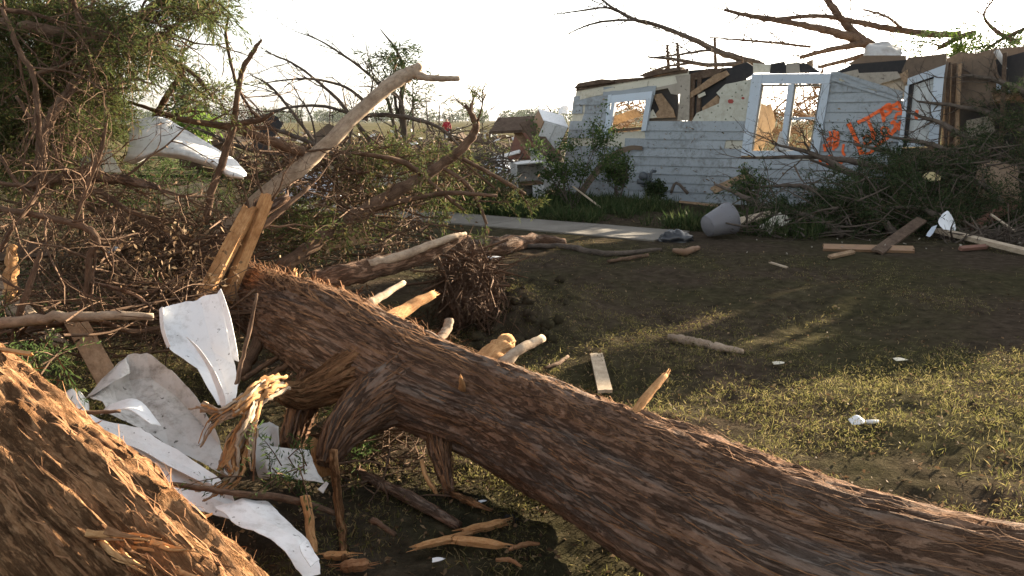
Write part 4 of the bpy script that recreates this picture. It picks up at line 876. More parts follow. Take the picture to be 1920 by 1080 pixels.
# openings and outline (photograph pixels on the wall plane)
WIN1 = [(1143, 181), (1221, 173), (1209, 243), (1136, 248)]
WIN2 = [(1411, 138), (1558, 138), (1535, 291), (1389, 292)]
DOOR = [(1702, 147), (1773, 121), (1757, 274), (1688, 277)]
SIDE = [(1044, 392), (1077, 181), (1146, 169), (1232, 166), (1211, 229), (1300, 228), (1398, 226), (1411, 138), (1558, 138), (1624, 160), (1699, 184), (1690, 292), (1690, 412)]
MISS = [[(1070, 207), (1098, 203), (1095, 219), (1067, 222)], [(1060, 268), (1140, 252), (1205, 246), (1212, 258), (1160, 270), (1110, 276), (1060, 281)],
        [(1362, 262), (1396, 258), (1392, 276), (1358, 278)], [(1556, 162), (1622, 176), (1620, 180), (1553, 180)], [(1420, 136), (1450, 136), (1450, 139), (1420, 139)]]
def scan(poly, v):
    P = [uv_of(*p) for p in poly]; xs = []
    for a in range(len(P)):
        p, q = P[a], P[(a + 1) % len(P)]
        if (p[1] > v) != (q[1] > v): xs.append(p[0] + (v - p[1]) / (q[1] - p[1]) * (q[0] - p[0]))
    return sorted(xs)
def spans(v, eps=0.0):
    o = scan(SIDE, v); iv = [(o[k], o[k + 1]) for k in range(0, len(o) - 1, 2)]
    for hole in [WIN1, WIN2] + MISS:
        h = scan(hole, v)
        for k in range(0, len(h) - 1, 2):
            nv = []
            for a, b in iv:
                if h[k + 1] <= a or h[k] >= b: nv.append((a, b)); continue
                if h[k] > a: nv.append((a, h[k]))
                if h[k + 1] < b: nv.append((h[k + 1], b))
            iv = nv
    return [x for x in iv if x[1] - x[0] > 0.06]
EXP = 0.172
k = 0; v = 0.04
while v < 2.75:
    v1 = v + EXP; A_, B_ = spans(v + 0.025), spans(v1 - 0.025)
    mid = spans((v + v1) / 2)
    for (ua, ub) in mid:
        # slanted ends where the rows above and below agree
        def near(L, x, e): 
            c = [y[e] for y in L if abs(y[e] - x) < 0.09]; return c[0] if c else x
        a0, b0, a1, b1 = near(A_, ua, 0), near(A_, ub, 1), near(B_, ua, 0), near(B_, ub, 1)
        cuts = [0.0]; x = rnd.uniform(0.8, 2.4)
        while x < (ub - ua) - 0.5: cuts.append(x / (ub - ua)); x += rnd.uniform(1.5, 3.0)
        cuts.append(1.0)
        for c0, c1 in zip(cuts[:-1], cuts[1:]):
            lo0, lo1 = a0 + (b0 - a0) * c0 + .001, a0 + (b0 - a0) * c1 - .001; hi0, hi1 = a1 + (b1 - a1) * c0 + .001, a1 + (b1 - a1) * c1 - .001
            sag = [rnd.uniform(-.006, .006) for _ in range(2)]; loose = abs(rnd.gauss(0, .004)); b = MB(); V = []; n = 5
            for j in range(n + 1):
                t = j / n; z = v + sag[0] * (1 - t) + sag[1] * t; bow = .004 * math.sin(t * 7 + k)
                V += [uvp(lo0 + (lo1 - lo0) * t, z - 0.012, .030 + loose + bow), uvp(hi0 + (hi1 - hi0) * t, v1 + 0.002, .010), uvp(lo0 + (lo1 - lo0) * t, z - 0.012, .018 + loose + bow), uvp(hi0 + (hi1 - hi0) * t, v1 + 0.002, .001)]
            q = []
            for j in range(n):
                o = 4 * j; q += [(o, o + 4, o + 5, o + 1), (o + 2, o + 3, o + 7, o + 6), (o, o + 2, o + 6, o + 4), (o + 1, o + 5, o + 7, o + 3)]
            q += [(0, 1, 3, 2), (4 * n, 4 * n + 2, 4 * n + 3, 4 * n + 1)]
            b.add(V, q); b.build('siding_board', 'siding', house, smooth=False)
    v = v1; k += 1
# sheathing behind the siding, in panels round the openings
for nm, poly, mat in [('sheathing', [(1046, 390), (1081, 168), (1146, 158), (1140, 247), (1136, 390)], 'sheathing'),
                      ('sheathing', [(1146, 158), (1292, 133), (1288, 152), (1222, 166), (1221, 174), (1144, 182)], 'sheathing'),
                      ('sheathing', [(1136, 250), (1209, 245), (1211, 231), (1300, 229), (1398, 228), (1389, 293), (1384, 392), (1134, 392)], 'sheathing'),
                      ('sheathing', [(1387, 294), (1535, 293), (1556, 140), (1690, 180), (1688, 405), (1384, 392)], 'sheathing')]:
    slab(nm, poly, -0.002, 0.02, mat)
slab('fascia_board', [(1079, 170), (1085, 158), (1160, 148), (1232, 143), (1290, 128), (1288, 136), (1160, 156), (1082, 170)], .03, .05, 'lumber_old')
slab('frieze_board', [(1088, 180), (1152, 163), (1215, 152), (1213, 162), (1150, 172), (1087, 187)], .022, .02, 'sheathing')
slab('roof_edge', [(1076, 166), (1084, 156), (1128, 148), (1150, 150), (1150, 154), (1085, 163)], .10, .25, 'lumber_old')
slab('roof_edge', [(1195, 142), (1240, 130), (1275, 125), (1275, 131), (1210, 145)], .08, .25, 'lumber_old')
# exposed layers right of the small window
slab('fibreboard', [(1206, 152), (1290, 136), (1292, 168), (1270, 178), (1258, 176), (1252, 165), (1228, 170), (1224, 160)], -.004, .02, 'fibreboard')
slab('fibreboard', [(1266, 142), (1294, 139), (1292, 226), (1270, 226), (1275, 175)], .004, .02, 'fibreboard')
slab('shade_backing', [(1212, 160), (1270, 160), (1275, 228), (1210, 230)], -.09, .01, 'felt_and_shade')  # black backing sheet: shade inside the hole put into its colour
slab('shade_backing', [(1290, 132), (1400, 124), (1398, 228), (1290, 228)], -.11, .01, 'felt_and_shade')  # second black sheet, giving the open framing its shade by colour
slab('torn_board', [(1224, 178), (1240, 175), (1262, 205), (1266, 220), (1222, 222), (1236, 205)], -.03, .02, 'lumber')
slab('torn_board', [(1218, 212), (1224, 205), (1232, 220), (1218, 222)], -.028, .01, 'sheathing')
slab('torn_board', [(1290, 176), (1340, 140), (1362, 132), (1368, 140), (1330, 162), (1294, 184)], -.03, .04, 'lumber')
slab('torn_board', [(1316, 202), (1345, 178), (1350, 186), (1346, 198), (1318, 212)], -.05, .03, 'lumber')
slab('torn_board', [(1308, 178), (1321, 172), (1323, 178), (1310, 184)], -.045, .02, 'sheathing')
for x in (1296, 1308): slab('stud', [(x, 140), (x + 7, 140), (x + 4, 228), (x - 3, 228)], -.06, .09, 'lumber_old')
wp = slab('wallpaper_board', [(1296, 229), (1306, 212), (1348, 194), (1350, 182), (1343, 174), (1360, 158), (1400, 150), (1412, 146), (1399, 229)], -.006, .02, 'wallpaper')
for cx, cy, r in ((1370, 190, 5.5), (1393, 184, 3)):
    pl = [(cx + r * (1 + .10 * math.cos(7 * a)) * math.cos(a), cy + r * .75 * (1 + .1 * math.cos(6 * a)) * math.sin(a)) for a in np.linspace(0, 2 * math.pi, 25)[:-1]]
    slab('printed_medallion', pl, -.0015, .003, 'print_red', wp)
# torn roof edge over the wall: felt, boards and rafters
TOP = [([(1360, 130), (1400, 116), (1412, 124), (1412, 140), (1395, 150), (1362, 160)], -.05, 'felt_and_shade'), ([(1290, 140), (1330, 128), (1362, 128), (1340, 142), (1295, 152)], -.07, 'lumber_old'),
       ([(1412, 118), (1445, 121), (1443, 136), (1412, 137)], -.02, 'sheathing'), ([(1444, 120), (1470, 115), (1476, 128), (1474, 138), (1443, 138)], -.04, 'felt_and_shade'), ([(1474, 119), (1498, 117), (1500, 137), (1474, 138)], -.03, 'fibreboard'),
       ([(1496, 118), (1510, 118), (1540, 136), (1500, 137)], -.05, 'felt_and_shade'), ([(1512, 116), (1524, 111), (1524, 128), (1514, 130)], -.1, 'lumber'), ([(1560, 138), (1600, 120), (1700, 112), (1702, 136), (1640, 137), (1585, 140)], -.06, 'felt_and_shade'),
       ([(1572, 138), (1608, 130), (1610, 137), (1682, 134), (1690, 146), (1640, 160), (1600, 152)], -.025, 'fibreboard'), ([(1588, 120), (1620, 104), (1698, 104), (1700, 116), (1600, 124)], -.2, 'brown_panel'), ([(1686, 140), (1702, 130), (1704, 150), (1696, 160)], -.02, 'lumber'),
       ([(1690, 134), (1702, 108), (1775, 100), (1774, 122), (1702, 147)], -.04, 'brown_panel')]
for poly, off, mat in TOP: slab('torn_roof_piece', poly, off, .03, mat)
slab('loose_siding', [(1562, 136), (1570, 134), (1694, 172), (1690, 184)], .045, .012, 'siding'); slab('loose_siding', [(1556, 150), (1562, 148), (1690, 185), (1686, 190)], .055, .012, 'siding')
slab('gable_siding', [(1560, 140), (1566, 137), (1690, 170), (1694, 186), (1640, 168), (1600, 160)], .028, .012, 'siding')
# small window
w1 = slab('window', [(1140, 178), (1146, 177), (1140, 250), (1133, 251)], .06, .08, 'trim')
for nm, poly in (('frame_rail', [(1146, 179), (1223, 171), (1221, 186), (1144, 193)]), ('frame_stile', [(1211, 186.3), (1221, 185.3), (1211, 245), (1202, 246)]), ('frame_stile', [(1146.5, 193), (1153, 192.3), (1145, 240), (1139, 241)])):
    slab(nm, poly, .055, .07, 'trim', w1)
slab('sill', [(1136, 243), (1205, 238), (1204, 243), (1137, 248)], .05, .06, 'lumber_old', w1)
slab('sash_bar', [(1176, 190), (1180, 190), (1180, 196), (1177, 196)], -.01, .02, 'trim', w1)
# double window
w2 = slab('window', [(1410, 139), (1430, 138.5), (1406, 292), (1389, 292)], .060, .09, 'trim')
for nm, poly in (('frame_rail', [(1430.5, 138.6), (1558, 138), (1555, 157), (1427.5, 157)]), ('frame_stile', [(1541, 157.5), (1556, 157.5), (1535, 286), (1519, 286)]), ('mullion', [(1478, 157.5), (1489, 157.5), (1471, 282), (1462, 282)]), ('sill', [(1406.5, 283), (1518, 282), (1535, 286.5), (1534, 293), (1406, 293)])):
    slab(nm, poly, .058, .085, 'trim', w2)
slab('sash_rail', [(1481, 220), (1531, 219), (1530, 224), (1480, 225)], -.03, .03, 'trim', w2)
for poly in ([(1429, 158), (1432, 158), (1411, 283), (1408, 283)], [(1489.5, 158), (1493, 158), (1476, 282), (1472, 282)], [(1538, 158), (1541, 158), (1520, 282), (1517, 282)], [(1432.5, 158), (1478, 158), (1477, 162), (1432, 162)], [(1493.5, 158), (1537.5, 158), (1537, 162), (1493, 162)]):
    slab('sash', poly, .0, .05, 'fibreboard', w2)
b = MB(); sheet(b, [[W(1463, 246, .02), W(1467, 246, .04), W(1472, 246, .02)], [W(1458, 262, .03), W(1465, 262, .07), W(1476, 262, .03)], [W(1450, 283, .05), W(1466, 284, .10), W(1484, 283, .05)]], wr=.012, wf=14); b.build('torn_curtain', 'plastic_wrap', w2)
# door
dr = slab('door', [(1713, 160), (1753, 146), (1743, 268), (1702, 268)], -.05, .04, 'door_paint')
for nm, poly, mat in (('door_casing', [(1702, 147), (1773, 121), (1771, 136), (1701, 160)], 'trim'), ('door_casing', [(1751, 143.5), (1770.5, 136.5), (1758, 272), (1740, 272)], 'trim'), ('door_casing', [(1697, 162), (1704, 159.5), (1692, 277), (1684, 277)], 'trim'), ('jamb_shade', [(1704.5, 162), (1713, 158), (1700, 276), (1692.5, 276)], 'felt_and_shade'), ('threshold', [(1700, 268), (1740, 266), (1740, 274), (1699, 276)], 'trim')):  # jamb strip is black: shade of the recess put into its colour
    slab(nm, poly, .05 if mat == 'trim' else .0, .06, mat, dr)
for poly in ([(1720, 172), (1744, 164), (1740, 205), (1717, 208)], [(1716, 216), (1739, 213), (1735, 256), (1712, 257)]):
    slab('door_panel', poly, -.044, .01, 'door_paint', dr)
slab('stud', [(1772, 118), (1777, 116), (1760, 276), (1756, 276)], .03, .12, 'brown_panel')
# orange sprayed letters: strokes as thin painted bands on the boards
def spray(pts, w, off=.040):
    P = catmull(np.array([(a, b, 0) for a, b in pts], float), 5)[:, :2]; b = MB(); V = []
    T = np.gradient(P, axis=0); T /= np.linalg.norm(T, axis=1)[:, None] + 1e-9; Nn = np.stack([-T[:, 1], T[:, 0]], -1)
    for j, (p, n) in enumerate(zip(P, Nn)):
        ww = w * rnd.uniform(.8, 1.25) / 2
        V += [W(*(p - n * ww), off), W(*(p + n * ww), off)]
    b.add(V, [(2 * j, 2 * j + 1, 2 * j + 3, 2 * j + 2) for j in range(len(P) - 1)]); b.build('sprayed_stroke', 'spray_orange', house)
for pts, w in [([(1591, 231), (1600, 250), (1607, 266), (1612, 280), (1614, 290)], 8), ([(1608, 230), (1628, 220), (1650, 207), (1672, 199), (1686, 192)], 6), ([(1626, 222), (1632, 236), (1636, 248), (1637, 262)], 6.5),
               ([(1652, 203), (1656, 218), (1657, 229)], 7), ([(1654, 203), (1668, 196), (1670, 208), (1658, 216), (1652, 208)], 6), ([(1686, 190), (1688, 204), (1694, 212), (1682, 214), (1678, 224)], 5), ([(1662, 206), (1676, 204), (1688, 206)], 4.5),
               ([(1618, 262), (1622, 256), (1630, 256), (1632, 266), (1624, 272), (1619, 266)], 4), ([(1634, 250), (1642, 247), (1641, 254), (1634, 260), (1642, 262)], 4), ([(1652, 242), (1658, 238), (1666, 244), (1662, 254), (1654, 250), (1652, 242)], 4), ([(1670, 232), (1676, 228), (1678, 240), (1672, 246)], 5), ([(1692, 226), (1684, 236), (1676, 246), (1664, 258), (1650, 268), (1640, 278), (1634, 284)], 6), ([(1680, 232), (1690, 236), (1684, 244)], 4), ([(1614, 284), (1624, 288), (1636, 284)], 4),
               ([(1556, 246), (1558, 262), (1552, 276)], 4.5), ([(1564, 244), (1565, 260), (1562, 282)], 5), ([(1570, 246), (1572, 262), (1566, 278)], 4.5), ([(1548, 264), (1560, 258), (1574, 262)], 5), ([(1543, 274), (1556, 272), (1572, 272)], 5.5), ([(1546, 270), (1547, 284)], 5), ([(1582, 270), (1580, 284), (1584, 292)], 4.5),
               ([(1538, 294), (1538, 304)], 5), ([(1550, 296), (1560, 292), (1562, 304), (1552, 306), (1550, 296)], 5), ([(1574, 294), (1578, 304), (1572, 306)], 5), ([(1576, 312), (1582, 316)], 4)]: spray(pts, w)
spray([(1720, 206), (1718, 214), (1718, 224)], 6, -.03)
b = MB(); O = []
for _ in range(260):
    u_, v_ = rnd.uniform(.2, 6.6), rnd.uniform(.1, 2.2) ** 1.0
    p_ = uvp(u_, v_, .034); O.append(p_)
keepw = [p for p in O if not (uv_of(1389, 290)[0] < (p - WA).dot(WU) < uv_of(1558, 140)[0] and p[2] > 1.0) and not (uv_of(1136, 247)[0] < (p - WA).dot(WU) < uv_of(1221, 174)[0] + .1 and p[2] > 1.25) and not (uv_of(1212, 229)[0] < (p - WA).dot(WU) < uv_of(1399, 229)[0] and p[2] > 1.5)]
leaves(b, keepw, np.tile(WU, (len(keepw), 1)) + NR.normal(0, .6, (len(keepw), 3)), .07, .012, 2, .5, .2, .02); tag(b.build('plastered_leaf', 'leaf_litter', house, smooth=False), kind='stuff')
# gable end returning from the left corner, and partition behind
side = WN * -1
def back(name, p, q, z0, z1, mat, n=1):
    b = MB(); P = [p + np.array((0, 0, z0)), q + np.array((0, 0, z0)), q + np.array((0, 0, z1 * .8)), (p + q) / 2 + np.array((0, 0, z1)), p + np.array((0, 0, z1 * .9))]; nn = np.cross(P[1] - P[0], (0, 0, 1)); nn /= np.linalg.norm(nn); prism(b, P, nn, .1); b.build(name, mat, house, smooth=False)
c = WA * (1, 1, 0) + WU * -.1
back('side_wall', c + side * .12, c + side * 2.2, 0, 1.2, 'sheathing')
# remains right of the door: studs, torn panels
for x0, x1, y0, y1, off, mat in ((1776, 1782, 118, 300, -.15, 'lumber_old'), (1786, 1793, 120, 300, -.25, 'lumber_old'), (1797, 1803, 120, 295, -.12, 'lumber'), (1880, 1888, 100, 280, -.3, 'lumber_old')):
    slab('stud', [(x0, y0), (x1, y0 - 2), (x1 - 8, y1), (x0 - 8, y1)], off, .09, mat)
slab('torn_panel', [(1796, 118), (1830, 108), (1862, 108), (1866, 150), (1856, 196), (1800, 205)], -.35, .02, 'brown_panel')
slab('torn_panel', [(1866, 112), (1925, 96), (1930, 160), (1880, 172)], -.5, .02, 'felt_and_shade')
slab('torn_panel', [(1800, 205), (1860, 196), (1940, 190), (1940, 330), (1800, 320)], -.6, .02, 'felt_and_shade')
slab('torn_panel', [(1812, 226), (1860, 216), (1866, 246), (1812, 258)], -.45, .02, 'fibreboard')
slab('torn_panel', [(1780, 190), (1798, 190), (1790, 310), (1768, 310)], -.4, .02, 'brown_panel')

slab('torn_panel', [(1770, 112), (1800, 98), (1830, 100), (1870, 90), (1940, 86), (1940, 430), (1760, 430)], -.9, .02, 'brown_panel')  # backing panel added and raised so the ruin's shade reaches across the lawn
slab('torn_panel', [(1598, 140), (1640, 130), (1704, 128), (1704, 190), (1640, 172)], -.12, .02, 'fibreboard')
slab('torn_panel', [(1690, 145), (1772, 120), (1765, 160), (1690, 180)], -.16, .02, 'felt_and_shade')
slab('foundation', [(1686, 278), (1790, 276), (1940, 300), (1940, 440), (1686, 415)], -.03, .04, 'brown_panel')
b = MB(); board(b, uvp(.3, .22, -3.2), uvp(9.5, .22, -3.2), 5.8, .30, up=(0, 0, 1), n=2); b.build('floor_deck', 'lumber_old', house, smooth=False)
# the ruin goes on past the right edge of the view: broken wall panels added to shade the lawn, tops and slits shaped for its sun streaks
for u0, u1, lo, hi, mat in ((8.55, 9.05, 0, 2.72, 'brown_panel'), (9.05, 9.22, 0, 1.88, 'lumber_old'), (9.05, 9.22, 2.30, 2.66, 'lumber_old'), (9.22, 9.31, 0, 2.62, 'lumber_old'), (9.31, 9.44, 0, 2.04, 'felt_and_shade'), (9.31, 9.44, 2.28, 2.58, 'felt_and_shade'), (9.44, 9.9, 0, 2.52, 'fibreboard'),
                            (9.9, 10.5, 0, 2.32, 'siding'), (10.5, 11.1, 0, 2.12, 'felt_and_shade'), (11.1, 12.0, 0, 2.2, 'siding'), (12.0, 12.8, 0, 2.05, 'fibreboard'), (12.8, 14.5, 0, 2.2, 'siding'), (14.5, 16.5, 0, 2.1, 'siding')):
    b = MB(); j0, j1 = (rnd.uniform(0, .12), rnd.uniform(0, .12)) if lo == 0 and hi > 2.06 else (0, 0)
    prism(b, [uvp(u0 + .002, lo, -.3), uvp(u1 - .002, lo, -.3), uvp(u1 - .002, hi - j0, -.3), uvp((u0 + u1) / 2, hi, -.3), uvp(u0 + .002, hi - j1, -.3)], WN, .05); b.build('torn_panel', mat, house, smooth=False)
# things inside and on the ruin
def inwall(px, py, back): return W(px, py, -back)
for k in range(46):
    px = rnd.uniform(1120, 1760); bk = rnd.uniform(.6, 3.2); p = inwall(px, 300, bk); z = max(.1, rnd.gauss(.9, .5)); z = min(z, 1.9 if 1400 < px < 1560 or px < 1230 else 2.3); p[2] = z
    d = rvec(); d[2] *= .5; d /= np.linalg.norm(d); l = rnd.uniform(.7, 2.2); b = MB()
    p0, p1 = p - d * l / 2, p + d * l / 2
    for e in (p0, p1):
        s = (e - WA).dot(WN)
        if s > -.25: e -= WN * (s + .25)
        e[2] = max(.05, min(e[2], 2.45))
    board(b, p0, p1, rnd.uniform(.06, .22), .03, up=rvec(), jag=.03); mt_ = rnd.choice(['lumber', 'lumber', 'lumber_pale', 'lumber_old', 'insulation', 'cardboard']); wh_ = 'behind the small window' if px < 1240 else 'behind the hole and wallpaper' if px < 1400 else 'behind the double window' if px < 1560 else 'behind the orange letters and door'
    tag(b.build('broken_board', mt_, smooth=False), {'lumber': 'tan', 'lumber_pale': 'pale', 'lumber_old': 'dark weathered', 'insulation': 'orange brown', 'cardboard': 'brown'}[mt_] + ' broken board jumbled inside the roofless house ' + wh_, 'board', 'boards jumbled inside the ruined house')
b = MB(); sheet(b, [[inwall(1425, 190, .9), inwall(1436, 196, 1.0), inwall(1445, 190, .9)], [inwall(1420, 230, .8), inwall(1440, 225, .9), inwall(1455, 232, .9)], [inwall(1412, 262, .8), inwall(1424, 265, .8), inwall(1438, 262, .9)], [inwall(1410, 290, .8), inwall(1420, 290, .8), inwall(1428, 290, .9)]], wr=.02); tag(b.build('hanging_insulation', 'insulation'), 'orange brown insulation hanging inside the left pane of the double window', 'insulation')
brush('brush', 'sunlit tangle of laths and twigs inside the house behind the windows', 420, [(1480, 240, 80, 60, 17.5, 19.5), (1180, 215, 60, 40, 19.5, 21.0), (1520, 180, 60, 40, 18, 20)], 'lumber', .3, 1.2, .012, .7)

# limbs of the oak that fell over the roof
pole('fallen_oak', 'big bare limb reaching left over the roofless house against the sky',
     [[(1430, 124, 18.2, 7.0), (1410, 116, 18.2, 6.2), (1350, 98, 18.2, 5.5), (1300, 74, 18.2, 4.7), (1240, 50, 18.2, 3.9), (1190, 36, 18.2, 3.1), (1150, 15, 18.2, 2.3), (1118, -8, 18.2, 1.6)],
      [(1240, 50, 18.2, 2.3), (1200, 38, 18.1, 2.3), (1135, 40, 18.1, 2.0), (1095, 50, 18, 1.6), (1064, 64, 18, 0.8)], [(1180, 34, 18.2, 2.3), (1140, 15, 18.3, 2.0), (1090, 20, 18.4, 1.6), (1038, 27, 18.5, 0.8)],
      [(1370, 105, 18.2, 3.1), (1330, 95, 18.1, 2.3), (1290, 100, 18, 2.3), (1250, 105, 18, 1.6), (1218, 108, 18, 0.8)], [(1400, 118, 18.2, 4.7), (1330, 122, 18, 3.9), (1270, 112, 18, 3.1), (1215, 107, 18, 1.6)], [(1300, 118, 18, 2.3), (1250, 125, 18, 2.3), (1205, 140, 18, 1.6)]], 'bark_grey', 'tree', 8, 0.1, twigs=3.2, tl=.7)
pole('fallen_oak', 'heavy forked bare oak limbs lying across the top of the house',
     [[(1660, 100, 17.5, 10.9), (1615, 78, 17.4, 9.4), (1560, 60, 17.3, 7.0), (1500, 46, 17.2, 5.5), (1420, 32, 17.1, 4.7), (1358, 19, 17.0, 2.3)],
      [(1620, 80, 17.4, 8.6), (1590, 50, 17.5, 7.0), (1562, 15, 17.6, 6.2), (1535, -25, 17.7, 5.5)], [(1800, 64, 17.6, 5.5), (1740, 64, 17.6, 6.2), (1660, 52, 17.6, 5.5), (1600, 40, 17.5, 4.7), (1540, 30, 17.4, 3.9), (1450, 36, 17.3, 3.1)],
      [(1620, 82, 17.3, 6.2), (1560, 92, 17.2, 4.7), (1500, 108, 17.1, 3.1)], [(1640, 98, 17.4, 4.7), (1590, 112, 17.3, 3.9), (1535, 126, 17.2, 3.1)], [(1520, 88, 17.3, 2.3), (1450, 80, 17.2, 2.3), (1380, 74, 17.1, 1.6), (1330, 70, 17, 0.8)],
      [(1830, 60, 17.5, 3.9), (1800, 70, 17.5, 4.7), (1760, 90, 17.5, 4.7)], [(1690, 52, 17.5, 3.1), (1660, 30, 17.5, 2.3), (1618, 18, 17.5, 1.6)], [(1910, 80, 17.3, 4.7), (1870, 60, 17.3, 3.9), (1845, 30, 17.3, 2.3), (1862, 0, 17.3, 1.6)], [(1930, 50, 17.3, 3.9), (1885, 70, 17.3, 3.1), (1850, 92, 17.3, 2.3)]], 'bark_branch', 'tree', 8, 0.08, twigs=6.0, tl=.7)
for lab, x, y0, y1 in (('short upright stick left of a pair above the broken roof edge', 1251, 84, 130), ('taller upright stick right of a pair above the broken roof edge', 1270, 80, 134), ('upright broken lath standing over the torn wallpaper', 1340, 72, 130)):
    b = MB(); limb(b, [(x + 2, y1, 18.4, 3.5), (x, y0, 18.4, 2.5)], 5, 4, .05); tag(b.build('lath', 'lumber_old'), lab, 'lath')
ol = thing('oak_foliage_clump', 'leafy oak sprays on the roof edge above the door', 'branch', at(1740, 95, 17.2))
blob_foliage([(1710, 85, 35, 20, 17.2, 26), (1850, 85, 60, 35, 17.2, 70), (1900, 100, 40, 35, 17.0, 50), (1780, 75, 40, 15, 17.2, 14)], 'foliage_green', ol, .10, .012, 12, .4, .4)
ol = thing('leafy_sprig', 'bright lime green sunlit sprig above the door corner', 'branch', at(1800, 95, 16.9))
blob_foliage([(1798, 93, 14, 12, 16.9, 22)], 'foliage_lime', ol, .12, .014, 12, .3, .15)
b = MB(); sheet(b, [[at(1618, 112, 17.0), at(1622, 86, 17.1), at(1640, 76, 17.2), at(1665, 78, 17.2), at(1692, 92, 17.1)], [at(1618, 114, 16.8), at(1626, 96, 16.8), at(1645, 88, 16.8), at(1668, 90, 16.8), at(1694, 100, 16.8)], [at(1620, 116, 16.6), at(1630, 108, 16.6), at(1650, 104, 16.6), at(1670, 106, 16.6), at(1695, 108, 16.6)]], wr=.03, wf=4)
tag(b.build('plastic_bundle', 'plastic_wrap'), 'grey crumpled bundle sitting on the roof edge under the oak limbs', 'bundle')
b = MB(); limb(b, [(1868, 95, 14.6, 5), (1900, 150, 14.5, 5), (1925, 185, 14.4, 5)], 8, 4, .0, 0); tag(b.build('pipe', 'plastic_wrap'), 'pale pipe leaning at the right edge beside the broken panels', 'pipe')

# ------------------------------------------------------------------ left wreck, shrubs, meter
def boxthing(name, label, cat, c, size, rot, mats, parts=()):
    """box carcass made of panels; c centre, rot (rx, ry, rz)"""
    root = thing(name, label, cat, c); root.rotation_euler = rot
    sx, sy, sz = (s / 2 for s in size); t = .02
    for nm, lo, hi, m in [('top', (-sx, -sy, sz - t), (sx, sy, sz), mats[0]), ('bottom', (-sx, -sy, -sz), (sx, sy, -sz + t), mats[1]), ('side', (-sx, -sy, -sz + t), (-sx + t, sy, sz - t), mats[1]), ('side', (sx - t, -sy, -sz + t), (sx, sy, sz - t), mats[1]), ('back', (-sx + t, sy - t, -sz + t), (sx - t, sy, sz - t), mats[0])] + list(parts):
        b = MB(); cc = (np.array(lo) + hi) / 2; d = np.array(hi) - lo
        board(b, (lo[0], cc[1], cc[2]), (hi[0], cc[1], cc[2]), d[1], d[2], n=1); link(nm, b.mesh(nm, False), m, root, local=True)
    return root
boxthing('cabinet', 'white topped brown cabinet tipped over at the left corner of the house', 'cabinet', at(1028, 243, 17.6), (.55, .5, .55), (.5, .25, .35), ('sheet_white', 'cabinet_side'), [('door', (-.25, -.272, -.25), (-.005, -.252, .25), 'sheet_white'), ('door', (.005, -.272, -.25), (.25, -.252, .25), 'sheet_white')])
boxthing('cabinet', 'pale open cupboard lying low against the ruined corner by the shrub', 'cabinet', at(990, 345, 16.4), (.55, .45, .85), (.05, -.06, .25), ('sheet_grimy', 'sheet_grimy'), [('shelf', (-.25, -.2, .0), (.25, .2, .03), 'cabinet_side'), ('door', (.02, -.25, -.4), (.25, -.23, .0), 'sheet_white')])
def plk(label, p, q, w, t, mat, up=(0, 0, 1), jag=.02, name='board', cat='board', group=None):
    b = MB(); board(b, gat(*p, z=t * .5 + .02), gat(*q, z=t * .5 + .02), w, t, up, jag); return tag(b.build(name, mat, smooth=False), label, cat, group)
plk('dark roof slab jutting left from the collapsed corner of the house', (925, 236, 18.2), (1000, 232, 18.0), .8, .06, 'lumber_old', (0.1, -.4, 1))
plk('long grey board falling steeply from the roof slab to the shrub', (985, 228, 17.6), (1042, 302, 16.9), .30, .05, 'lumber_old', (.5, -1, .3))
plk('second board leaning beside the falling grey board', (965, 240, 18), (1025, 330, 17.2), .16, .04, 'lumber', (.5, -1, .3))
plk('brown panel behind the low cupboard at the ruined corner', (960, 275, 19), (1010, 272, 18.5), .6, .05, 'brick_red', (0, -1, .4))
plk('thin lath above the tipped cabinet', (1025, 197, 18), (1034, 212, 18), .04, .02, 'lumber_old')
plk('grey panel standing behind the shrub at the corner', (1000, 320, 17.4), (1050, 310, 17.6), .9, .04, 'sheet_grimy', (0.2, -1, .1))
b = MB(); sheet(b, [[at(905, 305, 22), at(935, 292, 22.5), at(965, 296, 22.5)], [at(900, 318, 21), at(935, 308, 21), at(968, 312, 21)], [at(902, 332, 20), at(935, 330, 20), at(970, 330, 20)]], wr=.05, wf=2); tag(b.build('tarp', 'tarp'), 'pale blue crumpled tarp on the ground left of the ruined corner', 'tarp')
b = MB(); sheet(b, [[at(1046, 205, 20), at(1055, 198, 20), at(1066, 200, 20)], [at(1046, 216, 19.8), at(1055, 212, 19.8), at(1066, 214, 19.8)]], wr=.04, wf=3); tag(b.build('tarp_scrap', 'sheet_white'), 'white scrap behind the top left corner of the house', 'scrap')
plk('pale wall sheet lying against the low cupboard at the ruined corner', (935, 330, 18.5), (985, 352, 17.8), .5, .03, 'sheet_grimy', (.1, -.7, .8))
plk('white splintered lath pointing left from the ruined corner', (915, 300, 19.5), (975, 284, 18.6), .08, .03, 'sheet_white', (0, -1, .4))
plk('tan beam lying low before the ruined corner', (905, 352, 18.0), (972, 366, 17.0), .14, .08, 'lumber', (0, -.4, 1))
def shrub(label, c, hh, r, n, mat='foliage_green'):
    root = thing('shrub', label, 'shrub', c * (1, 1, 0)); b = MB(); tips = []
    for k in range(9):
        d = np.array((rnd.gauss(0, .28), rnd.gauss(0, .28), 1.0)); grow(b, c * (1, 1, 0) + np.array((rnd.gauss(0, .05), rnd.gauss(0, .05), 0)), d, hh * rnd.uniform(.6, 1), .012, 2, tips, .03, .14, 6, .6, 5, (3, 5), .5)
    b.build('stem', 'bark_grey', root); f = MB(); O = np.array([t[0] for t in tips]); D = np.array([t[1] for t in tips]); k = NR.permutation(len(O))[:n]
    leaves(f, O[k], D[k], .065, .016, 7, .8, .0, .05); tag(f.build('foliage', mat, root, smooth=False), kind='stuff')
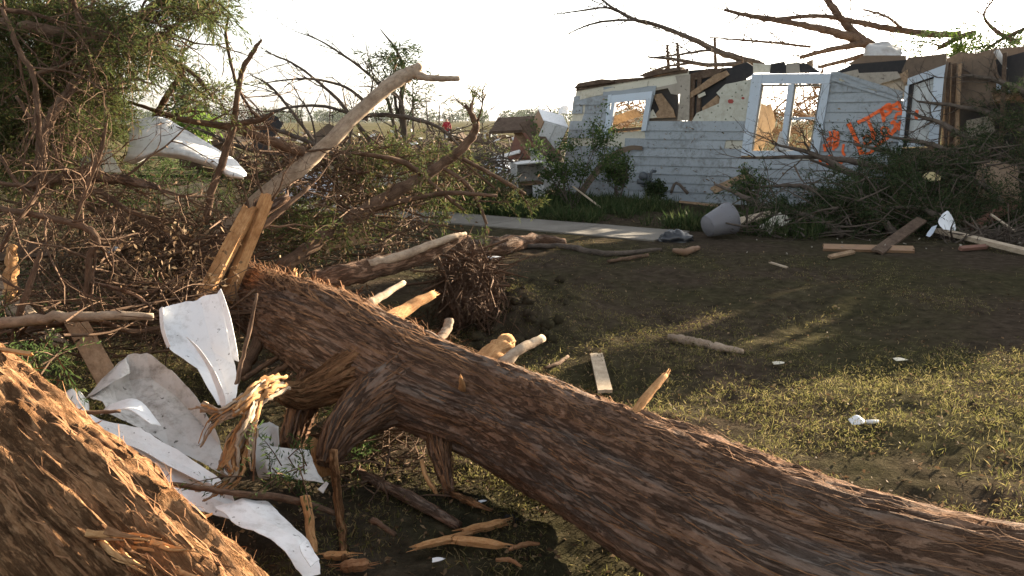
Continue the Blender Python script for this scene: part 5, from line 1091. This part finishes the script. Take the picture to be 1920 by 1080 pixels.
shrub('taller leafy shrub at the left corner of the house', ground(1072, 392), 1.45, .5, 500)
shrub('smaller shrub under the small window', ground(1160, 388), 1.0, .4, 300)
shrub('low weedy shrub at the foot of the wall beside the meter', ground(1230, 384), .45, .4, 200, 'foliage_dark')
shrub('bushy regrowth where the brush pile meets the blue siding', ground(1400, 398), .6, .4, 240, 'foliage_green')
b = MB(); sheet(b, [[W(1075, 380, .5), W(1090, 350, .45), W(1118, 312, .4), W(1150, 284, .3), W(1180, 273, .15), W(1205, 274, .06)], [W(1085, 385, .45), W(1104, 352, .42), W(1130, 320, .36), W(1160, 294, .26), W(1184, 282, .13), W(1206, 282, .05)]], m=8, wr=.01, wf=4); tag(b.build('arched_panelling', 'brown_panel'), 'brown strip of panelling bent in an arch against the siding behind the shrubs', 'panel')
mt = thing('gas_meter', 'small dark gas meter with a bent pipe at the foot of the siding', 'gas meter', W(1218, 365, .2))
b = MB(); limb(b, [(1219, 362, 16.9, 3), (1219, 335, 16.9, 3), (1222, 322, 16.9, 3), (1229, 321, 17, 3)], 7, 4, 0, 0); b.build('pipe', 'metal_dark', mt)
b = MB(); c = W(1206, 331, .12); th = np.linspace(0, 2 * math.pi, 17)
tube(b, np.array([c - WN * .05, c, c + WN * .05]), [.085, .10, .08], 16, 0); b.build('dial_housing', 'metal_dark', mt)
b = MB(); board(b, W(1196, 340, .13), W(1230, 345, .13), .08, .1, n=1); b.build('regulator', 'metal_dark', mt)
plk('grey plank leaning on the siding right of the meter', (1335, 358, 15.9), (1405, 328, 16.0), .14, .03, 'lumber', (0, -1, .6))
plk('thin pale stick standing in the grass by the tall shrub', (1075, 350, 15.5), (1125, 388, 15.0), .03, .02, 'lumber_pale')
plk('low board lying in the weeds along the wall', (1275, 378, 15.4), (1345, 386, 15.2), .10, .03, 'lumber')
b = MB(); limb(b, [(1258, 362, 16.5, 3), (1268, 343, 16.5, 3), (1290, 363, 16.4, 3)], 5, 3, .05); tag(b.build('bent_stick', 'bark_grey'), 'small dark bent stick in the weeds beside the meter', 'stick')
for lab, p, s in (('tiny white scrap in the weeds before the small window', (1172, 396), .09),):
    c = ground(*p); b = MB(); sheet(b, [[c + (-s, 0, .02), c + (0, .02, .08), c + (s, 0, .03)], [c + (-s, -.1, .02), c + (0, -.1, .06), c + (s, -.1, .02)]]); tag(b.build('paper_scrap', 'paper'), lab, 'paper')

# ------------------------------------------------------------------ things in front of the brush pile
def frustum(mb, c, ax, r0, r1, L, n=24, t=.012):
    ax = np.asarray(ax, float); ax /= np.linalg.norm(ax); tube(mb, np.array([c, c + ax * L * .5, c + ax * L]), [r0, (r0 + r1) / 2, r1], n, 0.02, cap=False)
    tube(mb, np.array([c + ax * L, c + ax * L * .5, c + ax * t]), [r1 - t, (r0 + r1) / 2 - t, r0 - t], n, 0.02, cap=False)
tub = thing('tub', 'grey plastic tub tipped on its side at the left of the brush pile', 'tub', ground(1350, 456))
ta = np.array((1.0, .45, .30)); ta /= np.linalg.norm(ta); tc = at(1326, 434, 11.7); tc[2] = max(tc[2], .17)
b = MB(); frustum(b, tc, ta, .15, .225, .38); b.build('wall', 'plastic_grey', tub)
b = MB(); tube(b, np.array([tc - ta * .004, tc + ta * .004, tc + ta * .01]), [.14, .148, .148], 24, 0); b.build('base', 'plastic_grey', tub)
b = MB(); c = tc + ta * .38; sd = np.cross(ta, (0, 0, 1)); sd /= np.linalg.norm(sd); uu = np.cross(sd, ta)
tube(b, np.array([c + .225 * (math.cos(q) * sd + math.sin(q) * uu) for q in np.linspace(0, 2 * math.pi, 33)]), np.full(33, .009), 6, 0, cap=False); b.build('rim', 'plastic_grey', tub)
b = MB(); c = ground(1266, 452); r = .17
th, ph = np.meshgrid(np.linspace(0, 2 * math.pi, 25), np.linspace(-.3, 1.45, 12)); V = np.stack([np.cos(ph) * np.cos(th) * 1.3, np.cos(ph) * np.sin(th), np.sin(ph) * .9], -1); V = c + V * r * (1 + 1.1 * fbm(V * 3.1, 3, 6))[..., None]; V[:, -1] = V[:, 0]
i = (np.arange(11)[:, None] * 25 + np.arange(24)[None]).reshape(-1); b.add(V, np.stack([i, i + 1, i + 26, i + 25], -1)); tag(b.build('rubbish_bag', 'black_bag'), 'small crumpled black bag with a white scrap left of the tub', 'bag')
b = MB(); c = at(1250, 445, 12.0); sheet(b, [[c + (-.04, -.2, .06), c + (0, -.2, .10), c + (.03, -.2, .06)], [c + (0, -.22, -.06), c + (.03, -.22, -.08), c + (.05, -.2, -.06)]]); tag(b.build('paper_scrap', 'paper'), 'white torn scrap stuck to the black bag', 'paper')
b = MB(); limb(b, [(1264, 470, 10.7, 5), (1285, 472, 10.7, 7), (1308, 465, 10.75, 5)], 10, 5, .06, .12); tag(b.build('clay_pipe', 'terracotta'), 'curved tan clay fragment on the soil below the tub', 'fragment')
RB = [('pale plank sticking out of the brush right of the tub', (1380, 416, 12.2), (1460, 398, 12.6), .14, .03, 'lumber_pale'), ('mottled cream board piece between the tub and the brush', (1434, 432, 12), (1474, 405, 12.2), .22, .02, 'sheathing'), ('reddish board lying level at the foot of the brush pile', (1545, 464, 11.2), (1712, 468, 11.1), .11, .04, 'cabinet_side'),
      ('grey plank leaning down across the reddish board', (1645, 472, 11.0), (1728, 412, 11.6), .14, .03, 'lumber_old'), ('pale timber running to the right edge at the foot of the pile', (1760, 432, 11.6), (1925, 472, 10.8), .10, .06, 'lumber_pale'), ('short pale offcut in front of the reddish board', (1555, 482, 10.9), (1600, 472, 11.0), .06, .03, 'lumber'),
      ('brown beam sloping up at the right edge of the pile', (1820, 430, 12.2), (1900, 382, 12.4), .14, .06, 'brick_red'), ('thin pale stick at the far right of the pile', (1858, 402, 11.9), (1904, 434, 11.6), .03, .02, 'lumber_pale'), ('tan flat board end high on the right of the pile', (1850, 190, 14.6), (1892, 178, 14.6), .22, .04, 'lumber'), ('thin light stick on the dark lawn in front of the pile', (1444, 492, 10.4), (1474, 501, 10.1), .03, .015, 'lumber_pale'),
      ('second red timber at the right foot of the pile', (1800, 466, 11), (1850, 462, 11), .06, .04, 'brick_red')]
for lab, p, q, w, t, m in RB: plk(lab, p, q, w, t, m, (0, -.5, 1))
def scrap(name, lab, rows, mat, cat, wr=.008):
    b = MB(); sheet(b, [[gat(*c) for c in r] for r in rows], wr=wr); tag(b.build(name, mat), lab, cat)
scrap('white_sheet', 'bright white torn sheet standing up at the foot of the right brush pile', [[(1766, 402, 11.6), (1776, 394, 11.65), (1784, 402, 11.7)], [(1758, 416, 11.5), (1776, 414, 11.5), (1790, 418, 11.6)], [(1768, 430, 11.4), (1782, 434, 11.4), (1796, 444, 11.4)]], 'paper', 'sheet')
scrap('white_sheet', 'smaller bluish torn flap left of the standing white sheet', [[(1748, 425, 11.5), (1758, 421, 11.5)], [(1740, 434, 11.4), (1752, 434, 11.4)], [(1736, 442, 11.3), (1744, 444, 11.3)]], 'tarp', 'sheet')
scrap('cardboard_sheet', 'brown buckled board in the upper right of the brush pile', [[(1832, 306, 13), (1862, 300, 13.1), (1912, 312, 13)], [(1826, 345, 12.8), (1870, 342, 12.7), (1915, 350, 12.8)], [(1838, 372, 12.6), (1870, 378, 12.6), (1918, 384, 12.6)]], 'cardboard', 'board', .03)
scrap('foam_scrap', 'yellowish foam chunk on top of the brush pile', [[(1728, 332, 12.6), (1746, 324, 12.7), (1764, 330, 12.7)], [(1734, 340, 12.4), (1750, 338, 12.4), (1764, 340, 12.4)]], 'yellow_foam', 'foam', .03)
scrap('grey_cloth', 'blue grey cloth caught at the upper right of the ruin', [[(1868, 156, 14.8), (1878, 150, 14.8), (1886, 158, 14.8)], [(1866, 172, 14.6), (1880, 170, 14.6), (1900, 180, 14.6)]], 'tarp', 'cloth', .02)
LIT = [('white paper with upturned corner on the sunlit grass behind the trunk', (1608, 795), .045, 'paper'), ('pale scrap lying on the shaded lawn above the sunlit grass', (1690, 676), .05, 'sheathing'), ('thin pale chip on the lawn right of the kinked stick', (1460, 682), .045, 'sheathing'), ('long white strip on the soil near the path', (930, 486), .11, 'paper'), ('tiny white scrap below the trunk at its left prop', (905, 942), .02, 'paper'), ('crumpled pale scrap on the grass at bottom centre', (822, 1052), .025, 'paper'), ('faint white scrap near the right edge of the lit lawn', (1835, 818), .03, 'paper')]
for lab, p, s, m in LIT:
    c = ground(*p, z=0.02); b = MB(); up = .9 if 'upturned' in lab else .25
    sheet(b, [[c + np.array((-s, s * .5, s * up * rnd.uniform(.3, 1))), c + np.array((0, s * .6, s * up)), c + np.array((s, s * .4, s * up * rnd.uniform(.2, .8)))], [c + np.array((-s * .9, -s * .5, 0)), c + np.array((0, -s * .55, .005)), c + np.array((s * .8, -s * .4, .01))]], wr=.003); tag(b.build('paper_scrap', m), lab, 'paper')
b = MB(); c = ground(1636, 792, .03); tube(b, np.array([c - (.03, 0, 0), c, c + (.03, 0, 0)]), [.014, .014, .014], 12, 0); tag(b.build('white_tube', 'paper'), 'short white tube beside the paper on the sunlit grass', 'tube')

# right brush pile of cedar boughs
PILE = [((1500, 420, 12.8), (1340, 345, 13.8)), ((1600, 400, 12.9), (1430, 350, 13.4)), ((1580, 440, 12.3), (1450, 405, 12.6)), ((1700, 380, 13.2), (1520, 300, 14.0)), ((1720, 330, 13.6), (1390, 296, 13.9)), ((1780, 360, 13.4), (1600, 270, 14.2)), ((1850, 340, 13.4), (1660, 255, 14.2)), ((1900, 400, 12.4), (1740, 320, 13.0)), ((1680, 440, 11.8), (1560, 370, 12.6)), ((1880, 300, 13.8), (1700, 210, 14.4)), ((1930, 250, 14.0), (1720, 190, 14.6)), ((1800, 440, 11.6), (1650, 390, 12.2)), ((1940, 180, 14.2), (1790, 140, 14.6)), ((1640, 350, 13.4), (1450, 270, 13.9))]
WHERE = ['reaching furthest left over the siding', 'low across the middle left of the pile', 'at the lower left foot of the pile', 'rising under the double window', 'with a long bare tip below the double window', 'crossing under the orange letters', 'in front of the white door', 'low at the right edge of the pile', 'at the foot of the pile above the reddish board', 'rising before the door to the upper right', 'high at the right edge over the torn panels', 'just above the standing white sheet', 'topmost at the right edge', 'arching over the orange letters']
for j, ((a, c), wh) in enumerate(zip(PILE, WHERE)):
    mx, my = (a[0] + c[0]) / 2 + rnd.uniform(-20, 20), (a[1] + c[1]) / 2 - rnd.uniform(5, 25)
    r = pole('cedar_bough', 'dark fallen cedar bough ' + wh, [[(*a, 8), (mx, my, (a[2] + c[2]) / 2, 5), (*c, 2)]], 'bark_grey', 'branch', 7, .15, twigs=(3 if j in (0, 1) else 7), fol=(9, .09, .007) if j not in (0, 1, 3, 4, 6, 9, 10, 12, 13) else None, folmat='foliage_dark', tl=.6, lev=2 if j in (4, 9, 13) else 1)
pm = thing('cedar_heap', 'dense heap of dark green cedar foliage against the right part of the house', 'brush', ground(1650, 440))
blob_foliage([(1490, 412, 70, 22, 13.0, 70), (1600, 390, 90, 36, 13.1, 320), (1700, 350, 90, 45, 13.2, 380), (1570, 422, 110, 24, 12.5, 200), (1700, 410, 110, 32, 12.4, 320), (1840, 310, 90, 55, 13.5, 220), (1860, 395, 90, 45, 12.6, 200), (1890, 220, 50, 55, 14.0, 80), (2000, 300, 80, 120, 13.6, 150)], 'foliage_dark', pm, .075, .0065, 18, .4, .35)
brush('brush', 'grey sticks and splinters mixed through the right brush pile', 700, [(1600, 390, 200, 60, 11.6, 13.6), (1820, 340, 120, 100, 12, 14), (1500, 430, 150, 30, 11.6, 12.8), (1850, 450, 90, 20, 11, 12)], 'bark_grey', .2, 1.0, .008)
LT2 = MB()
for k in range(30):
    px = rnd.uniform(1380, 1920); c = ground(px, rnd.uniform(448, 480)); c[2] += rnd.uniform(0, .12); s = rnd.uniform(.006, .022); d = rvec()
    board(LT2, c - d * s, c + d * s, s, .008, up=rvec(), n=1)
tag(LT2.build('debris_crumb', 'fibreboard', smooth=False), 'pale crumbs of wallboard along the foot of the right brush pile', 'debris', kind='stuff')

# ------------------------------------------------------------------ distance
def snag(lab, px, py0, py1, Y, rpx):
    b = MB(); limb(b, [(px, py0, Y, rpx), (px + rnd.uniform(-2, 2), (py0 + py1) / 2, Y, rpx * .8), (px + rnd.uniform(-3, 3), py1, Y, rpx * .4)], 6, 5, .1)
    for k in range(6):
        t = rnd.uniform(.3, .95); grow(b, at(px, py0 + (py1 - py0) * t, Y), rvec() + np.array((0, 0, .5)), Y * .012, Y / F * rpx * .35, 1, None, .05, .3, 4, .8, 4, (1, 3))
    tag(b.build('snapped_tree', 'bark_grey'), lab, 'tree', 'snapped bare trees across the field')
SN = [(824, 262, 196, 70, 1.6), (822 + 22, 258, 205, 85, 1.2), (1000, 250, 205, 110, 1.4), (905, 256, 214, 90, 1.0), (940, 250, 216, 120, 1.0), (617, 262, 170, 60, 1.6), (660, 258, 190, 75, 1.3), (775, 262, 150, 60, 2.2), (800, 260, 175, 65, 1.4), (560, 262, 185, 62, 1.2), (480, 258, 200, 80, 1.4)]
for k, (px, a, c, Y, r) in enumerate(SN):
    snag('thin snapped bare trunk at the skyline, %s from the left along the treeline' % ['first', 'second', 'third', 'fourth', 'fifth', 'sixth', 'seventh', 'eighth', 'ninth', 'tenth', 'eleventh'][sorted(q[0] for q in SN).index(px)], px, 226 + F * CAMZ / Y, c, Y, r)
sm = thing('young_conifer', 'thin ragged conifer standing beyond the draped white sheet', 'tree', at(345, 250, 32) * (1, 1, 0))
b = MB(); limb(b, [(345, 305, 32, 3), (344, 180, 32, 2), (342, 115, 32, 1)], 6, 5, .1); b.build('trunk', 'bark_grey', sm)
blob_foliage([(345, 200, 18, 30, 32, 60), (350, 165, 14, 30, 32, 40), (340, 135, 8, 20, 32, 16)], 'foliage_far', sm, .3, .03, 10, .6, .4)
sm = thing('roadside_bush', 'bright green bush past the draped sheet below the skyline', 'bush', at(370, 240, 26) * (1, 1, 0))
blob_foliage([(370, 232, 26, 14, 26, 60), (340, 240, 20, 12, 26, 30)], 'foliage_lime', sm, .2, .03, 10, .3, .4)
pr = bpy.data.meshes.new('person'); sk = [(0, 0, .95), (0, 0, 1.2), (0, 0, 1.45), (0, 0, 1.56), (0, 0, 1.72), (-.11, 0, .88), (-.13, .02, .48), (-.14, 0, .05), (.11, 0, .88), (.13, -.02, .48), (.14, 0, .05), (-.2, 0, 1.42), (-.28, .02, 1.15), (-.24, -.12, .95), (.2, 0, 1.42), (.28, .02, 1.15), (.24, -.12, .95), (-.14, -.12, .03), (.14, -.12, .03)]
ed = [(0, 1), (1, 2), (2, 3), (3, 4), (0, 5), (5, 6), (6, 7), (0, 8), (8, 9), (9, 10), (2, 11), (11, 12), (12, 13), (2, 14), (14, 15), (15, 16), (7, 17), (10, 18)]
pr.from_pydata(sk, ed, []); po = bpy.data.objects.new('person', pr); COL.objects.link(po); pr.materials.append(M['person'])
md = po.modifiers.new('skin', 'SKIN'); rr = [.15, .15, .15, .06, .10, .10, .07, .05, .10, .07, .05, .07, .05, .04, .07, .05, .04, .045, .045]
for a, r in zip(pr.skin_vertices[0].data, rr): a.radius = (r, r)
pr.skin_vertices[0].data[0].use_root = True; po.modifiers.new('sub', 'SUBSURF').levels = 2
po.location = tuple(at(838, 262, 60) * (1, 1, 0)); tag(po, 'distant person in a red shirt standing beyond the brush', 'person')
# rubble across the middle distance
for nm, lab, mat, n, rng_ in (('rubble', 'grey brown splintered rubble strewn across the field', 'lumber_old', 700, (24, 75)), ('rubble', 'pale boards and sheets strewn far across the field', 'sheet_grimy', 120, (24, 90)), ('rubble', 'tan lumber strewn across the field', 'lumber', 260, (24, 80))):
    b = MB()
    for k in range(n):
        Y = rnd.uniform(*rng_); x = (rnd.uniform(350, 1250) - 960) / F * Y; p = np.array((x, Y, abs(rnd.gauss(.0, .22)) * (1 + .8 * (vnoise(np.array([[x * .15, Y * .15, 0]]))[0]))) ); d = rvec(); d[2] *= .35; l = rnd.uniform(.3, 1.3)
        board(b, p - d * l / 2, p + d * l / 2, rnd.uniform(.08, .4), .04, up=rvec() + np.array((0, 0, 1.0)), n=1)
    tag(b.build(nm, mat, smooth=False), lab, 'rubble', kind='stuff')
brush('brush', 'dark brush heaps in the middle distance beyond the path', 900, [(760, 300, 200, 25, 14, 24), (900, 320, 80, 30, 15, 22), (930, 300, 60, 20, 22, 30)], 'bark_grey', .3, 1.4, .010, .6)
mh = thing('brush_heap', 'low green brown hedge remains between the path and the field', 'brush', ground(860, 330))
blob_foliage([(800, 330, 120, 25, 15.5, 200), (920, 350, 60, 20, 15.5, 80), (650, 330, 100, 30, 14, 120), (900, 290, 60, 14, 22, 60)], 'foliage_cedar', mh, .12, .010, 10, .35, .8)

# ------------------------------------------------------------------ thin evening haze
b = MB(); hx, y0, y1, z0, z1 = 520., -40., 760., -1.2, 13.0
b.add([(-hx, y0, z0), (hx, y0, z0), (hx, y1, z0), (-hx, y1, z0), (-hx, y0, z1), (hx, y0, z1), (hx, y1, z1), (-hx, y1, z1)], [(3, 2, 1, 0), (4, 5, 6, 7), (0, 1, 5, 4), (1, 2, 6, 5), (2, 3, 7, 6), (3, 0, 4, 7)])
hm = bpy.data.materials.new('haze'); hm.use_nodes = True; hm.node_tree.nodes.clear(); ho = hm.node_tree.nodes.new('ShaderNodeOutputMaterial'); hv = hm.node_tree.nodes.new('ShaderNodeVolumePrincipled')
hv.inputs['Color'].default_value = (0.86, 0.90, 0.95, 1); hv.inputs['Density'].default_value = 0.00006; hv.inputs['Anisotropy'].default_value = 0.3
hm.node_tree.links.new(hv.outputs[0], ho.inputs['Volume']); M['haze'] = hm
tag(b.build('haze', 'haze', smooth=False), 'thin pale haze over the field and far trees', 'haze', kind='stuff')
